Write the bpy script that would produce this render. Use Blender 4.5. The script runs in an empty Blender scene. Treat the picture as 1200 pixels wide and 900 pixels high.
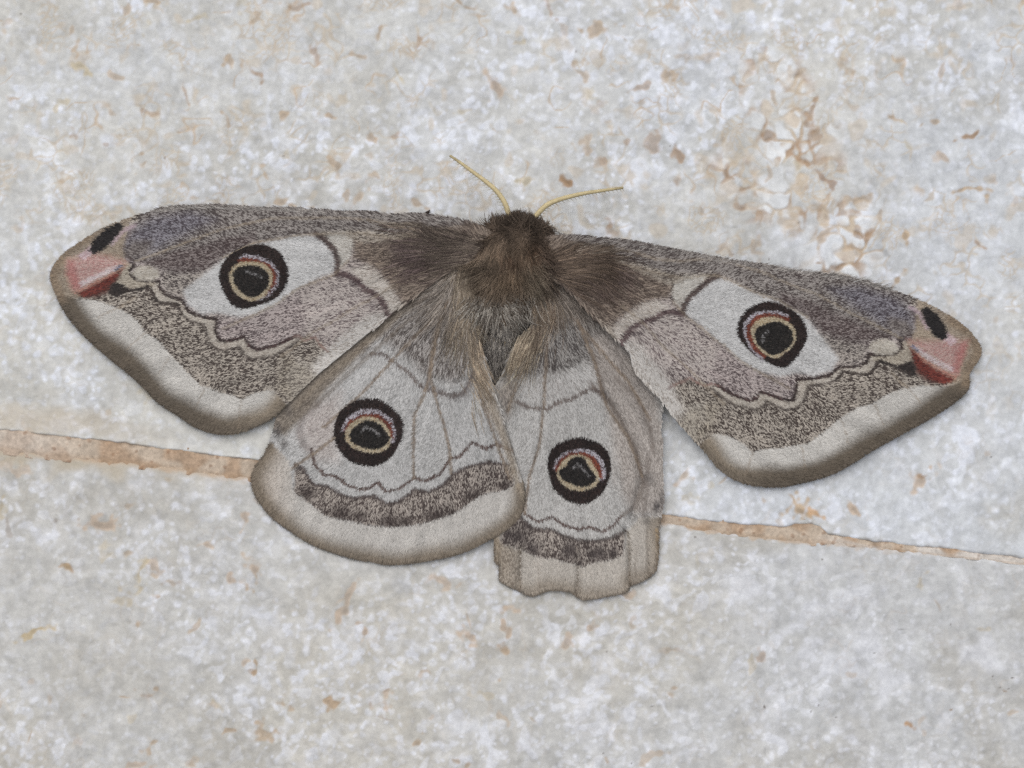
import bpy, math
import numpy as np
from mathutils import Vector
from mathutils.geometry import delaunay_2d_cdt

scene = bpy.context.scene
COL = scene.collection
RNG = np.random.default_rng(11)

# ------------------------------------------------------------------ camera
S = 7.0e-5                    # metres covered by one photograph pixel at the paving (moth ~ 76 mm across)
LENS, SENSOR = 105.0, 36.0
K = SENSOR / LENS / 1200.0
DIST = S / K                  # 0.245 m macro distance
TILT = math.radians(3.0)
CAMP = np.array([0.0, -math.sin(TILT), math.cos(TILT)]) * DIST
cam_d = bpy.data.cameras.new('camera')
cam = bpy.data.objects.new('camera', cam_d); COL.objects.link(cam)
cam.location = CAMP
cam.rotation_euler = (TILT, 0, 0)
cam_d.lens = LENS; cam_d.sensor_width = SENSOR
cam_d.clip_start = 0.01; cam_d.clip_end = 50
cam_d.dof.use_dof = True
cam_d.dof.focus_distance = DIST - 0.0022
cam_d.dof.aperture_fstop = 13.0
scene.camera = cam

# ------------------------------------------------------------------ daylight: open shade under a bright soft sky
SUN_EL, SUN_AZ = math.radians(68), math.radians(-20)     # azimuth from the picture's top edge
w = bpy.data.worlds.new('World'); scene.world = w; w.use_nodes = True
nt = w.node_tree; bg = nt.nodes['Background']
sky = nt.nodes.new('ShaderNodeTexSky'); sky.sky_type = 'NISHITA'; sky.sun_disc = False
sky.sun_elevation = SUN_EL; sky.sun_rotation = SUN_AZ
sky.dust_density = 3.0; sky.ozone_density = 1.0; sky.air_density = 1.0
hs = nt.nodes.new('ShaderNodeHueSaturation'); hs.inputs['Saturation'].default_value = 0.22
nt.links.new(sky.outputs[0], hs.inputs['Color']); nt.links.new(hs.outputs[0], bg.inputs[0])
bg.inputs[1].default_value = 0.12
sl = bpy.data.lights.new('sun', 'SUN'); sl.energy = 1.1; sl.angle = math.radians(80); sl.color = (1.0, 0.965, 0.92)
so = bpy.data.objects.new('sun', sl); COL.objects.link(so)
sdir = Vector((math.sin(SUN_AZ) * math.cos(SUN_EL), math.cos(SUN_AZ) * math.cos(SUN_EL), math.sin(SUN_EL)))
so.rotation_euler = sdir.to_track_quat('Z', 'Y').to_euler()
so.location = (0, 0.2, 0.4)
scene.view_settings.view_transform = 'Standard'
scene.view_settings.look = 'None'
scene.view_settings.exposure = -0.08
scene.view_settings.gamma = 1.0
scene.cycles.use_denoising = False
scene.cycles.max_bounces = 6
scene.cycles.diffuse_bounces = 4
scene.cycles.transparent_max_bounces = 4

# ------------------------------------------------------------------ maths helpers
def unproject(x, y, zmm):
    """photo direction (x, y) met with the horizontal plane zmm millimetres above the paving -> world metres"""
    x = np.asarray(x, float); y = np.asarray(y, float); z = np.asarray(zmm, float) * 1e-3 + 0 * x
    dx = (x - 600) * K; dy = (450 - y) * K; dz = -np.ones_like(dx)
    c, s = math.cos(TILT), math.sin(TILT)
    wy = dy * c - dz * s; wz = dy * s + dz * c
    t = (z - CAMP[2]) / wz
    return np.stack([CAMP[0] + dx * t, CAMP[1] + wy * t, z], -1)

def lin(c):
    c = np.asarray(c, float) / 255.0
    return np.where(c <= 0.04045, c / 12.92, ((c + 0.055) / 1.055) ** 2.4)

def smooth(a, b, x):
    t = np.clip((x - a) / (b - a), 0, 1)
    return t * t * (3 - 2 * t)

def seg_dist2(P, a, b):
    ab = b - a; L = max(float(ab @ ab), 1e-12)
    t = np.clip(((P - a) @ ab) / L, 0, 1)
    d = P - a - t[:, None] * ab
    return d[:, 0] ** 2 + d[:, 1] ** 2

SDG = {}
def sdf(P, poly):
    """signed distance to a polygon, negative inside (only exact near it)"""
    if id(poly) in SDG: return SDG[id(poly)](P)
    poly = np.asarray(poly, float)
    lo, hi = poly.min(0) - 25, poly.max(0) + 25
    idx = np.where((P[:, 0] > lo[0]) & (P[:, 0] < hi[0]) & (P[:, 1] > lo[1]) & (P[:, 1] < hi[1]))[0]
    out = np.full(len(P), 1e3)
    if len(idx): out[idx] = sdf_full(P[idx], poly)
    return out

def sdf_full(P, poly):
    poly = np.asarray(poly, float); n = len(poly)
    d2 = np.full(len(P), 1e18); ins = np.zeros(len(P), bool)
    for i in range(n):
        a, b = poly[i], poly[(i + 1) % n]
        d2 = np.minimum(d2, seg_dist2(P, a, b))
        if a[1] != b[1]:
            c = ((a[1] > P[:, 1]) != (b[1] > P[:, 1])) & (P[:, 0] < (b[0] - a[0]) * (P[:, 1] - a[1]) / (b[1] - a[1]) + a[0])
            ins ^= c
    d = np.sqrt(d2)
    return np.where(ins, -d, d)

def line_dist(P, pts):
    pts = np.asarray(pts, float); lo, hi = pts.min(0) - 30, pts.max(0) + 30
    idx = np.where((P[:, 0] > lo[0]) & (P[:, 0] < hi[0]) & (P[:, 1] > lo[1]) & (P[:, 1] < hi[1]))[0]
    out = np.full(len(P), 1e3)
    if len(idx): out[idx] = line_full(P[idx], pts)
    return out

class Grid:
    """a function of the photo plane sampled once on a raster"""
    def __init__(self, fn, lo, hi, st=2.0):
        self.lo, self.st = np.asarray(lo, float), st
        nx, ny = (int((hi[k] - lo[k]) / st) + 2 for k in (0, 1))
        gx, gy = np.meshgrid(lo[0] + np.arange(nx) * st, lo[1] + np.arange(ny) * st)
        self.f = fn(np.stack([gx.ravel(), gy.ravel()], -1)).reshape(ny, nx)
    def __call__(self, P):
        q = (P - self.lo) / self.st; ny, nx = self.f.shape
        u = np.clip(q[:, 0], 0, nx - 1.001); v = np.clip(q[:, 1], 0, ny - 1.001)
        j = u.astype(int); i = v.astype(int); b = u - j; a = v - i; f = self.f
        return f[i, j] * (1 - a) * (1 - b) + f[i + 1, j] * a * (1 - b) + f[i, j + 1] * (1 - a) * b + f[i + 1, j + 1] * a * b

def line_full(P, pts):
    d2 = np.full(len(P), 1e18)
    for a, b in zip(pts[:-1], pts[1:]):
        d2 = np.minimum(d2, seg_dist2(P, a, b))
    return np.sqrt(d2)

def catmull(pts, step=3.0, closed=True):
    pts = np.asarray(pts, float); n = len(pts); out = []
    m = n if closed else n - 1
    for i in range(m):
        if closed:
            p0, p1, p2, p3 = pts[(i - 1) % n], pts[i], pts[(i + 1) % n], pts[(i + 2) % n]
        else:
            p0, p1, p2, p3 = pts[max(i - 1, 0)], pts[i], pts[i + 1], pts[min(i + 2, n - 1)]
        k = max(1, int(np.linalg.norm(p2 - p1) / step))
        for j in range(k):
            t = j / k
            out.append(0.5 * (2 * p1 + (p2 - p0) * t + (2 * p0 - 5 * p1 + 4 * p2 - p3) * t * t + (3 * p1 - p0 - 3 * p2 + p3) * t ** 3))
    if not closed: out.append(pts[-1])
    return np.array(out)

def resample(pts, step=3.0):
    pts = np.asarray(pts, float); out = []
    for i in range(len(pts)):
        a, b = pts[i], pts[(i + 1) % len(pts)]
        k = max(1, int(np.linalg.norm(b - a) / step))
        out += [a + (b - a) * j / k for j in range(k)]
    return np.array(out)

class TPS:
    def __init__(self, src, val, lam=0.0):
        self.c = np.asarray(src, float) / 300.0; v = np.asarray(val, float)
        if v.ndim == 1: v = v[:, None]
        n = len(self.c)
        r = np.linalg.norm(self.c[:, None] - self.c[None], axis=-1)
        A = np.zeros((n + 3, n + 3)); A[:n, :n] = self.phi(r) + lam * np.eye(n)
        A[:n, n] = 1; A[:n, n + 1:] = self.c; A[n, :n] = 1; A[n + 1:, :n] = self.c.T
        self.w = np.linalg.solve(A, np.vstack([v, np.zeros((3, v.shape[1]))]))
    @staticmethod
    def phi(r): return np.where(r > 0, r * r * np.log(np.maximum(r, 1e-12)), 0)
    def __call__(self, P):
        P = np.asarray(P, float) / 300.0; n = len(self.c)
        out = self.w[n] + P @ self.w[n + 1:]
        for i in range(n):
            d = P - self.c[i]; r2 = d[:, 0] ** 2 + d[:, 1] ** 2
            out = out + (0.5 * r2 * np.log(np.maximum(r2, 1e-18)))[:, None] * self.w[i]
        return out

NS = 1024; NRES = 1.5
_kx = np.fft.fftfreq(NS)[:, None] * 2 * np.pi; _ky = np.fft.rfftfreq(NS)[None] * 2 * np.pi
_k2 = _kx ** 2 + _ky ** 2
class Noise:
    """tileable gaussian random field, feature size in photo pixels"""
    def __init__(self, size, band=True, seed=0):
        g = np.random.default_rng(seed).standard_normal((NS, NS)); s = size / NRES
        F = np.fft.rfft2(g) * (np.exp(-_k2 * s * s / 2))
        if band: F = F * (1 - np.exp(-_k2 * s * s * 4))
        F[0, 0] = 0
        f = np.fft.irfft2(F, s=(NS, NS)); self.f = f / f.std()
    def __call__(self, P):
        u = P[:, 1] / NRES; v = P[:, 0] / NRES
        i = np.floor(u).astype(int); j = np.floor(v).astype(int); a = u - i; b = v - j
        f = self.f; i0 = i % NS; i1 = (i + 1) % NS; j0 = j % NS; j1 = (j + 1) % NS
        return f[i0, j0] * (1 - a) * (1 - b) + f[i1, j0] * a * (1 - b) + f[i0, j1] * (1 - a) * b + f[i1, j1] * a * b

# ------------------------------------------------------------------ object helpers
def mesh_np(name, V, F, mat, parent=None, col=None, smooth_shade=True, kind=None, label=None):
    me = bpy.data.meshes.new(name)
    V = np.asarray(V, np.float32); F = np.asarray(F, np.int32); n = F.shape[1]
    me.vertices.add(len(V)); me.vertices.foreach_set('co', V.ravel())
    me.loops.add(F.size); me.loops.foreach_set('vertex_index', F.ravel())
    me.polygons.add(len(F))
    me.polygons.foreach_set('loop_start', np.arange(0, F.size, n, dtype=np.int32))
    me.polygons.foreach_set('loop_total', np.full(len(F), n, np.int32))
    me.polygons.foreach_set('use_smooth', np.full(len(F), smooth_shade, bool))
    me.update(calc_edges=True)
    if col is not None:
        at = me.color_attributes.new('Col', 'FLOAT_COLOR', 'POINT')
        c = np.ones((len(V), 4), np.float32); c[:, :3] = np.clip(col, 0, 1)
        at.data.foreach_set('color', c.ravel())
    me.materials.append(mat)
    o = bpy.data.objects.new(name, me); COL.objects.link(o)
    if parent is not None: o.parent = parent
    if kind: o['kind'] = kind
    if label: o['label'] = label
    return o

def grid_faces(r, c, off=0, flip=False):
    i = np.arange(r - 1)[:, None] * c + np.arange(c - 1)[None]
    q = np.stack([i, i + 1, i + c + 1, i + c], -1).reshape(-1, 4) + off
    return q[:, ::-1] if flip else q

def strands(root, d, length, radius, curl, seg=4, droop=None):
    """tapering three-sided hairs in (photo px, photo px, mm) space -> world verts, quads, vertex->strand index"""
    n = len(root); t = np.linspace(0, 1, seg + 1)
    px = root[:, None, :] + d[:, None, :] * (length[:, None] * t)[..., None]
    px = px + curl[:, None, :] * (length[:, None] * t ** 2)[..., None]
    if droop is not None: px[..., 2] -= droop[:, None] * t ** 2
    px[..., 2] = np.maximum(px[..., 2], 0.03)
    Wp = unproject(px[..., 0], px[..., 1], px[..., 2])
    tang = np.gradient(Wp, axis=1); tang /= np.linalg.norm(tang, axis=-1, keepdims=True) + 1e-12
    ref = np.array([0.13, 0.21, 1.0]); s1 = np.cross(tang, ref); s1 /= np.linalg.norm(s1, axis=-1, keepdims=True) + 1e-12
    s2 = np.cross(tang, s1)
    r = (radius[:, None] * (1 - 0.85 * t ** 1.5) * S)[..., None]
    rings = [Wp + r * (math.cos(a) * s1 + math.sin(a) * s2) for a in (0.5, 2.594, 4.689)]
    V = np.stack(rings, 2).reshape(-1, 3)
    base = (np.arange(n) * (seg + 1) * 3)[:, None, None] + (np.arange(seg) * 3)[None, :, None]
    k = np.arange(3)[None, None]; k1 = (k + 1) % 3
    F = np.stack([base + k, base + k1, base + 3 + k1, base + 3 + k], -1).reshape(-1, 4)
    return V, F, np.repeat(np.arange(n), (seg + 1) * 3)

def tube(path, rad, sides=8):
    """path in world metres"""
    path = np.asarray(path, float); rad = np.asarray(rad, float) + np.zeros(len(path))
    tang = np.gradient(path, axis=0); tang /= np.linalg.norm(tang, axis=1, keepdims=True) + 1e-12
    ref = np.array([0.05, 0.02, 1.0]); s1 = np.cross(tang, ref); s1 /= np.linalg.norm(s1, axis=1, keepdims=True)
    s2 = np.cross(tang, s1); a = np.linspace(0, 2 * np.pi, sides, endpoint=False)
    V = (path[:, None] + rad[:, None, None] * (np.cos(a)[None, :, None] * s1[:, None] + np.sin(a)[None, :, None] * s2[:, None])).reshape(-1, 3)
    i = np.arange(len(path) - 1)[:, None] * sides; k = np.arange(sides)[None]; k1 = (k + 1) % sides
    F = np.stack([i + k, i + k1, i + sides + k1, i + sides + k], -1).reshape(-1, 4)
    return V, F

# ------------------------------------------------------------------ materials
def attr_mat(name, rough=0.7, spec=0.25, noise_scale=None, noise_amt=0.0, bump=None, sheen=0.0, sss=0.0):
    m = bpy.data.materials.new(name); m.use_nodes = True; t = m.node_tree
    b = t.nodes['Principled BSDF']; b.inputs['Roughness'].default_value = rough
    b.inputs['Specular IOR Level'].default_value = spec
    a = t.nodes.new('ShaderNodeAttribute'); a.attribute_name = 'Col'
    src = a.outputs['Color']
    if noise_scale:
        tc = t.nodes.new('ShaderNodeTexCoord')
        n = t.nodes.new('ShaderNodeTexNoise'); n.inputs['Scale'].default_value = noise_scale
        n.inputs['Detail'].default_value = 4.0; n.inputs['Roughness'].default_value = 0.6
        t.links.new(tc.outputs['Object'], n.inputs['Vector'])
        mr = t.nodes.new('ShaderNodeMapRange')
        mr.inputs['From Min'].default_value = 0.25; mr.inputs['From Max'].default_value = 0.75
        mr.inputs['To Min'].default_value = 1 - noise_amt; mr.inputs['To Max'].default_value = 1 + noise_amt
        t.links.new(n.outputs['Fac'], mr.inputs['Value'])
        mx = t.nodes.new('ShaderNodeMix'); mx.data_type = 'RGBA'; mx.blend_type = 'MULTIPLY'
        mx.inputs['Factor'].default_value = 1.0
        t.links.new(src, mx.inputs[6]); t.links.new(mr.outputs[0], mx.inputs[7]); src = mx.outputs[2]
        if bump:
            bp = t.nodes.new('ShaderNodeBump'); bp.inputs['Distance'].default_value = bump; bp.inputs['Strength'].default_value = 0.6
            t.links.new(n.outputs['Fac'], bp.inputs['Height']); t.links.new(bp.outputs[0], b.inputs['Normal'])
    t.links.new(src, b.inputs['Base Color'])
    if sheen:
        b.inputs['Sheen Weight'].default_value = sheen; b.inputs['Sheen Roughness'].default_value = 0.4
    if sss:
        b.inputs['Subsurface Weight'].default_value = sss; b.inputs['Subsurface Scale'].default_value = 0.0006
        b.inputs['Subsurface Radius'].default_value = (1.0, 0.85, 0.7)
    return m

M_STONE = attr_mat('pale_crystalline_stone', rough=0.5, spec=0.4, noise_scale=4200, noise_amt=0.085, bump=2.0e-5)
M_MORTAR = attr_mat('sandy_mortar', rough=0.9, spec=0.1, noise_scale=3500, noise_amt=0.22, bump=8e-5)
M_MEMB = attr_mat('wing_membrane', rough=0.75, spec=0.15)
M_SCALE = attr_mat('wing_scales', rough=0.6, spec=0.28, sheen=0.05)
M_EYE = attr_mat('eyespot_scales', rough=0.55, spec=0.2)
M_FUR = attr_mat('body_fur', rough=0.65, spec=0.2)
M_BODY = attr_mat('body_skin', rough=0.8, spec=0.1, noise_scale=3000, noise_amt=0.3, bump=6e-5)
M_ANT = attr_mat('antenna_horn', rough=0.6, spec=0.3, noise_scale=3000, noise_amt=0.15)
M_DIRT = attr_mat('dirt', rough=0.9, spec=0.1, noise_scale=6000, noise_amt=0.4, bump=3e-5)

def Z(x0, y0, k):
    return lambda pts: [(x0 + x / k, y0 + y / k) for x, y in pts]
z1 = Z(50, 220, 4); z2 = Z(300, 220, 4); z3 = Z(150, 380, 4); z4 = Z(280, 440, 10 / 3)
z6 = Z(520, 340, 4); z7 = Z(560, 500, 4); z8 = Z(640, 250, 4); zr = Z(870, 300, 4); zs = Z(760, 400, 4)
q1 = Z(0, 0, 3); q2 = Z(400, 0, 3); q3 = Z(800, 60, 3); q4 = Z(0, 600, 3); q5 = Z(770, 540, 2.79); q6 = Z(380, 660, 3); q7 = Z(800, 680, 3)
q8 = Z(0, 480, 3.75)

# ================================================================== PAVING
JT = np.array([(-600, 432), (0, 503), (67, 511), (147, 520), (208, 528), (267, 536), (301, 540), (540, 572), (774, 603), (842, 612),
               (900, 617), (915, 618), (935, 615), (952, 614), (960, 617), (971, 626), (1021, 634), (1092, 642), (1200, 655), (1800, 728)], float)
JB = np.array([(-600, 452), (0, 525), (67, 533), (147, 541), (208, 548), (267, 556), (301, 560), (540, 588), (774, 612.5), (842, 622),
               (920, 631.5), (971, 634.5), (1021, 641), (1092, 648.5), (1200, 660.5), (1800, 734)], float)

nzA = Noise(3.2, seed=1); nzB = Noise(7, seed=2); nzC = Noise(13, seed=3); nzD = Noise(28, False, seed=4)
nzE = Noise(90, False, seed=5); nzF = Noise(9, seed=6); nzG = Noise(16, seed=7); nzH = Noise(5, seed=8); nzI = Noise(45, False, seed=9)
nzJ = Noise(2.0, seed=10)
def worley(P, size, seed):
    """distance to nearest and second nearest jittered seed, and a random number per cell"""
    g = np.random.default_rng(seed); n = 128; jit = g.random((n, n, 2)); rnd = g.random((n, n))
    q = P / size; b = np.floor(q).astype(int); f1 = np.full(len(P), 9.0); f2 = np.full(len(P), 9.0); r = np.zeros(len(P))
    for dy in (-1, 0, 1):
        for dx in (-1, 0, 1):
            ix, iy = b[:, 0] + dx, b[:, 1] + dy; jx = jit[iy % n, ix % n]
            d = np.hypot(ix + jx[:, 0] - q[:, 0], iy + jx[:, 1] - q[:, 1]); nw = d < f1
            f2 = np.where(nw, f1, np.minimum(f2, d)); r = np.where(nw, rnd[iy % n, ix % n], r); f1 = np.where(nw, d, f1)
    return f1, f2, r

TAN, RUST, YEL, PINKT, DRK = (190, 168, 142), (170, 139, 108), (200, 186, 158), (202, 182, 162), (88, 74, 64)
# x, y, half length, half width, angle (deg, picture clockwise), colour, strength
stains = []
def st(q, rows):
    for r in rows:
        (x, y), = q([(r[0], r[1])]); stains.append((x, y) + tuple(r[2:]))
st(q1, [(900, 285, 10, 6, 80, RUST, .8), (250, 475, 9, 5, 70, RUST, .55), (810, 215, 11, 6, 20, TAN, .8), (485, 155, 8, 4, -25, TAN, .7),
        (655, 320, 9, 3, 75, RUST, .6), (600, 350, 9, 5, 30, TAN, .7), (520, 385, 9, 5, 20, RUST, .5), (740, 385, 7, 4, 100, TAN, .8),
        (800, 430, 11, 5, 60, TAN, .8), (1000, 410, 9, 4, 110, TAN, .9), (1150, 405, 10, 6, 40, TAN, .9), (1110, 190, 11, 5, 50, RUST, .6),
        (285, 245, 10, 6, 20, YEL, .9), (410, 270, 8, 5, 0, TAN, .7), (470, 545, 9, 3, -30, TAN, .8), (515, 570, 10, 3, -50, TAN, .8),
        (1170, 590, 11, 6, 45, TAN, .8), (940, 600, 9, 4, 40, TAN, .7), (1000, 715, 13, 6, 10, TAN, .8), (440, 30, 12, 4, -40, TAN, .7),
        (540, 15, 8, 4, 0, TAN, .8), (1045, 15, 11, 3, 0, RUST, .6), (900, 68, 9, 5, -20, TAN, .7), (700, 65, 12, 5, -20, YEL, .7),
        (210, 370, 8, 6, 0, YEL, .7), (380, 380, 7, 5, 60, TAN, .6), (255, 130, 11, 4, -65, TAN, .7), (380, 515, 6, 3, 0, RUST, .5),
        (215, 630, 6, 4, 0, TAN, .7), (930, 0, 10, 4, 0, TAN, .5), (20, 100, 12, 5, 90, TAN, .5)])
st(q2, [(300, 175, 13, 4, 35, RUST, .7), (130, 110, 11, 4, -45, TAN, .8), (50, 200, 8, 4, 40, TAN, .7), (610, 35, 9, 8, 60, TAN, .8),
        (730, 30, 12, 3, 75, RUST, .5), (910, 100, 14, 9, -20, TAN, .8), (610, 145, 9, 6, 0, YEL, .7), (540, 300, 19, 9, 40, PINKT, .9),
        (850, 235, 12, 6, 75, TAN, .7), (1045, 305, 10, 4, -35, RUST, .6), (1150, 265, 10, 6, 40, TAN, .8), (900, 375, 10, 8, 20, TAN, .5),
        (105, 475, 8, 3, 50, TAN, .8), (180, 468, 10, 3, -10, RUST, .55), (865, 510, 11, 6, 70, TAN, .7), (1085, 505, 17, 9, 10, RUST, .55),
        (785, 638, 6, 6, 0, RUST, 1.), (925, 565, 4, 4, 0, RUST, .7), (120, 630, 9, 6, 20, TAN, .7), (40, 685, 14, 7, -40, TAN, .7),
        (275, 715, 10, 3, 30, TAN, .8), (955, 780, 8, 6, 60, RUST, .6), (945, 810, 8, 8, 0, RUST, .5), (650, 640, 11, 5, 0, YEL, .8),
        (1185, 540, 5, 5, 0, RUST, .8), (1180, 640, 8, 4, 90, RUST, .6), (1060, 370, 9, 5, 0, TAN, .5), (440, 20, 16, 3, 25, TAN, .8),
        (1160, 20, 9, 6, -30, TAN, .6), (430, 395, 9, 4, 0, YEL, .6), (200, 260, 9, 3, 80, YEL, .8)])
st(q3, [(170, 430, 12, 4, 65, RUST, .8), (225, 490, 13, 3, -20, RUST, .8), (190, 545, 12, 4, -15, RUST, .7), (265, 555, 13, 3, 20, RUST, .8),
        (310, 310, 8, 3, 80, RUST, .9), (455, 195, 15, 4, 100, RUST, .9), (450, 260, 14, 4, 70, RUST, .8), (400, 213, 10, 2.5, 0, TAN, .9),
        (440, 375, 9, 4, 70, RUST, .9), (515, 470, 17, 2.5, 45, (150, 112, 80), .8), (560, 545, 15, 6, 55, RUST, .8), (490, 560, 20, 7, 40, TAN, .6),
        (620, 630, 17, 2.5, 10, RUST, .8), (700, 560, 11, 5, 100, TAN, .8), (640, 520, 16, 4, 5, TAN, .9), (500, 660, 14, 5, 110, TAN, .9),
        (615, 690, 14, 4, 80, TAN, .9), (560, 750, 18, 2.5, -5, RUST, .8), (480, 745, 5, 2, 0, RUST, .9), (755, 800, 12, 4, -60, TAN, .9),
        (1045, 680, 9, 2.5, 25, RUST, .7), (1030, 488, 12, 2.5, 5, TAN, .9), (965, 500, 9, 2.5, -45, TAN, .8), (1080, 540, 12, 2.5, 80, TAN, .6),
        (1010, 290, 10, 4, -30, RUST, .9), (780, 660, 8, 3.5, 90, TAN, 1.), (720, 225, 6, 3.5, -40, TAN, 1.), (890, 240, 6, 4, 30, TAN, .8),
        (840, 260, 5, 4, 0, TAN, .8), (915, 385, 9, 6, 30, PINKT, .8), (160, 695, 8, 7, 30, TAN, .8), (265, 690, 11, 5, 100, TAN, .7),
        (330, 170, 11, 3, 60, TAN, .8), (400, 90, 14, 7, -20, TAN, .6), (570, 40, 13, 8, 80, TAN, .8), (920, 60, 12, 5, 110, TAN, .6),
        (60, 555, 12, 5, 50, TAN, .6), (130, 320, 8, 4, 60, TAN, .7), (290, 15, 9, 6, 0, TAN, .6), (95, 30, 8, 4, 0, TAN, .5), (705, 700, 6, 3, 20, DRK, .35),
        (360, 590, 14, 6, 0, TAN, .5), (600, 200, 9, 5, 60, TAN, .6), (800, 320, 15, 3, 75, YEL, .6), (400, 400, 9, 5, 60, YEL, .7), (290, 440, 12, 3, 100, TAN, .7)])
st(q4, [(130, 425, 22, 5, -18, (205, 180, 128), .8), (230, 195, 6, 3, 50, RUST, .8), (440, 305, 18, 8, -25, YEL, .6), (545, 195, 9, 7, 0, PINKT, .8),
        (500, 220, 12, 4, 90, YEL, .7), (890, 215, 17, 10, 60, PINKT, .9), (890, 255, 6, 6, 0, TAN, .8), (975, 322, 8, 6, 0, PINKT, .8),
        (690, 395, 9, 3, -40, TAN, .7), (480, 400, 6, 3, 40, TAN, .9), (850, 525, 6, 6, 0, PINKT, .8), (893, 555, 9, 3, 95, TAN, 1.), (875, 572, 5, 3, 0, RUST, .5),
        (510, 648, 12, 4, 10, RUST, .5), (440, 650, 6, 1.5, 0, TAN, .8), (910, 770, 15, 9, 5, TAN, .9), (810, 775, 14, 2.5, -12, TAN, .9),
        (1010, 685, 11, 8, 40, TAN, .8), (1175, 668, 11, 6, 10, TAN, .9), (550, 822, 9, 5, -45, TAN, .8), (350, 45, 16, 9, 0, PINKT, .7),
        (735, 115, 7, 5, 0, PINKT, .9), (400, 150, 13, 9, 20, YEL, .5), (450, 142, 6, 4, 0, TAN, .7), (605, 255, 11, 4, 10, TAN, .6),
        (805, 240, 6, 5, 0, PINKT, .9), (850, 40, 8, 4, -50, PINKT, .9), (540, 292, 5, 5, 0, PINKT, .9), (0, 640, 5, 12, 0, TAN, .6), (100, 790, 9, 1.5, -65, TAN, .7),
        (740, 680, 7, 5, 0, PINKT, .6), (480, 890, 12, 5, 0, PINKT, .8), (540, 612, 5, 3, 0, TAN, .8), (300, 720, 6, 3, 0, TAN, .3)])
st(q5, [(475, 165, 15, 9, 50, TAN, 1.), (525, 170, 10, 7, -25, (205, 165, 122), .9), (440, 130, 6, 2, 45, TAN, .9), (870, 55, 21, 9, -25, PINKT, .9), (885, 30, 7, 4, 0, RUST, .7),
        (655, 160, 12, 5, 55, PINKT, 1.), (100, 42, 9, 8, 0, PINKT, .8), (335, 640, 8, 5, 20, RUST, .6), (310, 680, 12, 4, 110, YEL, .6), (45, 740, 7, 4, 0, TAN, .8),
        (40, 620, 9, 5, 10, TAN, .5), (827, 868, 8, 6, 0, (198, 158, 118), 1.), (350, 801, 1.6, 1.4, 0, DRK, 1.), (505, 818, 1.3, 1, 0, DRK, .9), (920, 475, 9, 2, 75, TAN, .5),
        (145, 320, 11, 8, 0, YEL, .35), (1120, 740, 1.5, 1, 0, DRK, .7), (1150, 745, 1.5, 1, 0, DRK, .8), (1160, 708, 1.4, 1, 0, DRK, .9), (1138, 752, 4, 1.4, 20, RUST, .8),
        (955, 815, 2.5, 2, 0, RUST, .9), (585, 840, 1.4, 1, 0, DRK, .8), (710, 630, 1.6, 1, 0, DRK, .6), (870, 390, 8, 4, 70, YEL, .6), (215, 55, 8, 2, -55, TAN, .6),
        (355, 120, 5, 4, 0, TAN, .6), (800, 550, 4, 1, 0, DRK, .4), (1165, 820, 4, 2.5, 0, TAN, .6)])
st(q6, [(75, 130, 24, 5, -62, PINKT, .8), (50, 190, 10, 4, 100, PINKT, .6), (400, 65, 13, 6, 10, PINKT, .8), (130, 250, 11, 5, 80, PINKT, 1.), (635, 250, 24, 7, 95, PINKT, 1.), (625, 300, 8, 6, 0, TAN, .7),
        (505, 260, 11, 8, 30, PINKT, .9), (940, 225, 7, 6, 20, PINKT, .9), (850, 275, 7, 5, 0, PINKT, .8), (360, 390, 4, 4, 0, TAN, .7), (175, 485, 12, 9, 50, PINKT, .8),
        (45, 490, 11, 4, 10, RUST, .5), (20, 490, 8, 5, 0, TAN, .9), (335, 640, 8, 4, 100, TAN, .9), (370, 540, 6, 3, 0, PINKT, .8), (625, 540, 7, 4, 20, TAN, .6), (740, 550, 8, 2, 40, TAN, .6),
        (490, 700, 13, 6, 20, TAN, .8), (1005, 710, 5, 5, 60, TAN, .8), (1150, 680, 12, 3, -20, TAN, .6), (1060, 110, 9, 4, -10, PINKT, .9), (1100, 200, 6, 4, 90, TAN, .5), (215, 455, 5, 2, 0, PINKT, .9),
        (210, 545, 10, 1.3, 10, RUST, .4), (510, 200, 10, 2, 80, PINKT, .7), (550, 470, 18, 4, -5, YEL, .5), (1150, 500, 2, 1, 0, DRK, .6), (120, 215, 6, 3, 0, PINKT, .8)])
st(q8, [(35, 520, 3, 18, 5, (170, 158, 145), .6), (435, 505, 16, 9, 0, PINKT, .7), (550, 420, 6, 5, 0, TAN, .5), (745, 320, 6, 4, 0, TAN, .5),
        (70, 250, 16, 8, 10, PINKT, .6), (0, 430, 6, 8, 0, YEL, .7), (620, 720, 6, 12, 10, YEL, .6), (230, 485, 3, 3, 0, (160, 150, 140), .7), (285, 695, 5, 2.5, 55, (186, 160, 120), .7)])
rs = np.random.default_rng(77)
for _ in range(170):     # further small stains, beyond the picture and between the larger ones
    x, y = rs.uniform(-380, 1580), rs.uniform(-330, 1230)
    inside = 0 < x < 1200 and 0 < y < 900
    stains.append((x, y, rs.uniform(3, 12), rs.uniform(2, 6), rs.uniform(0, 180), [TAN, PINKT, YEL][rs.integers(3)], .45 if inside else rs.uniform(.4, .9)))
specks = [tuple(p) + (rs.uniform(.5, 1.0),) for p in np.stack([rs.uniform(-300, 1500, 60), rs.uniform(-300, 1200, 60)], -1)]
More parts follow.
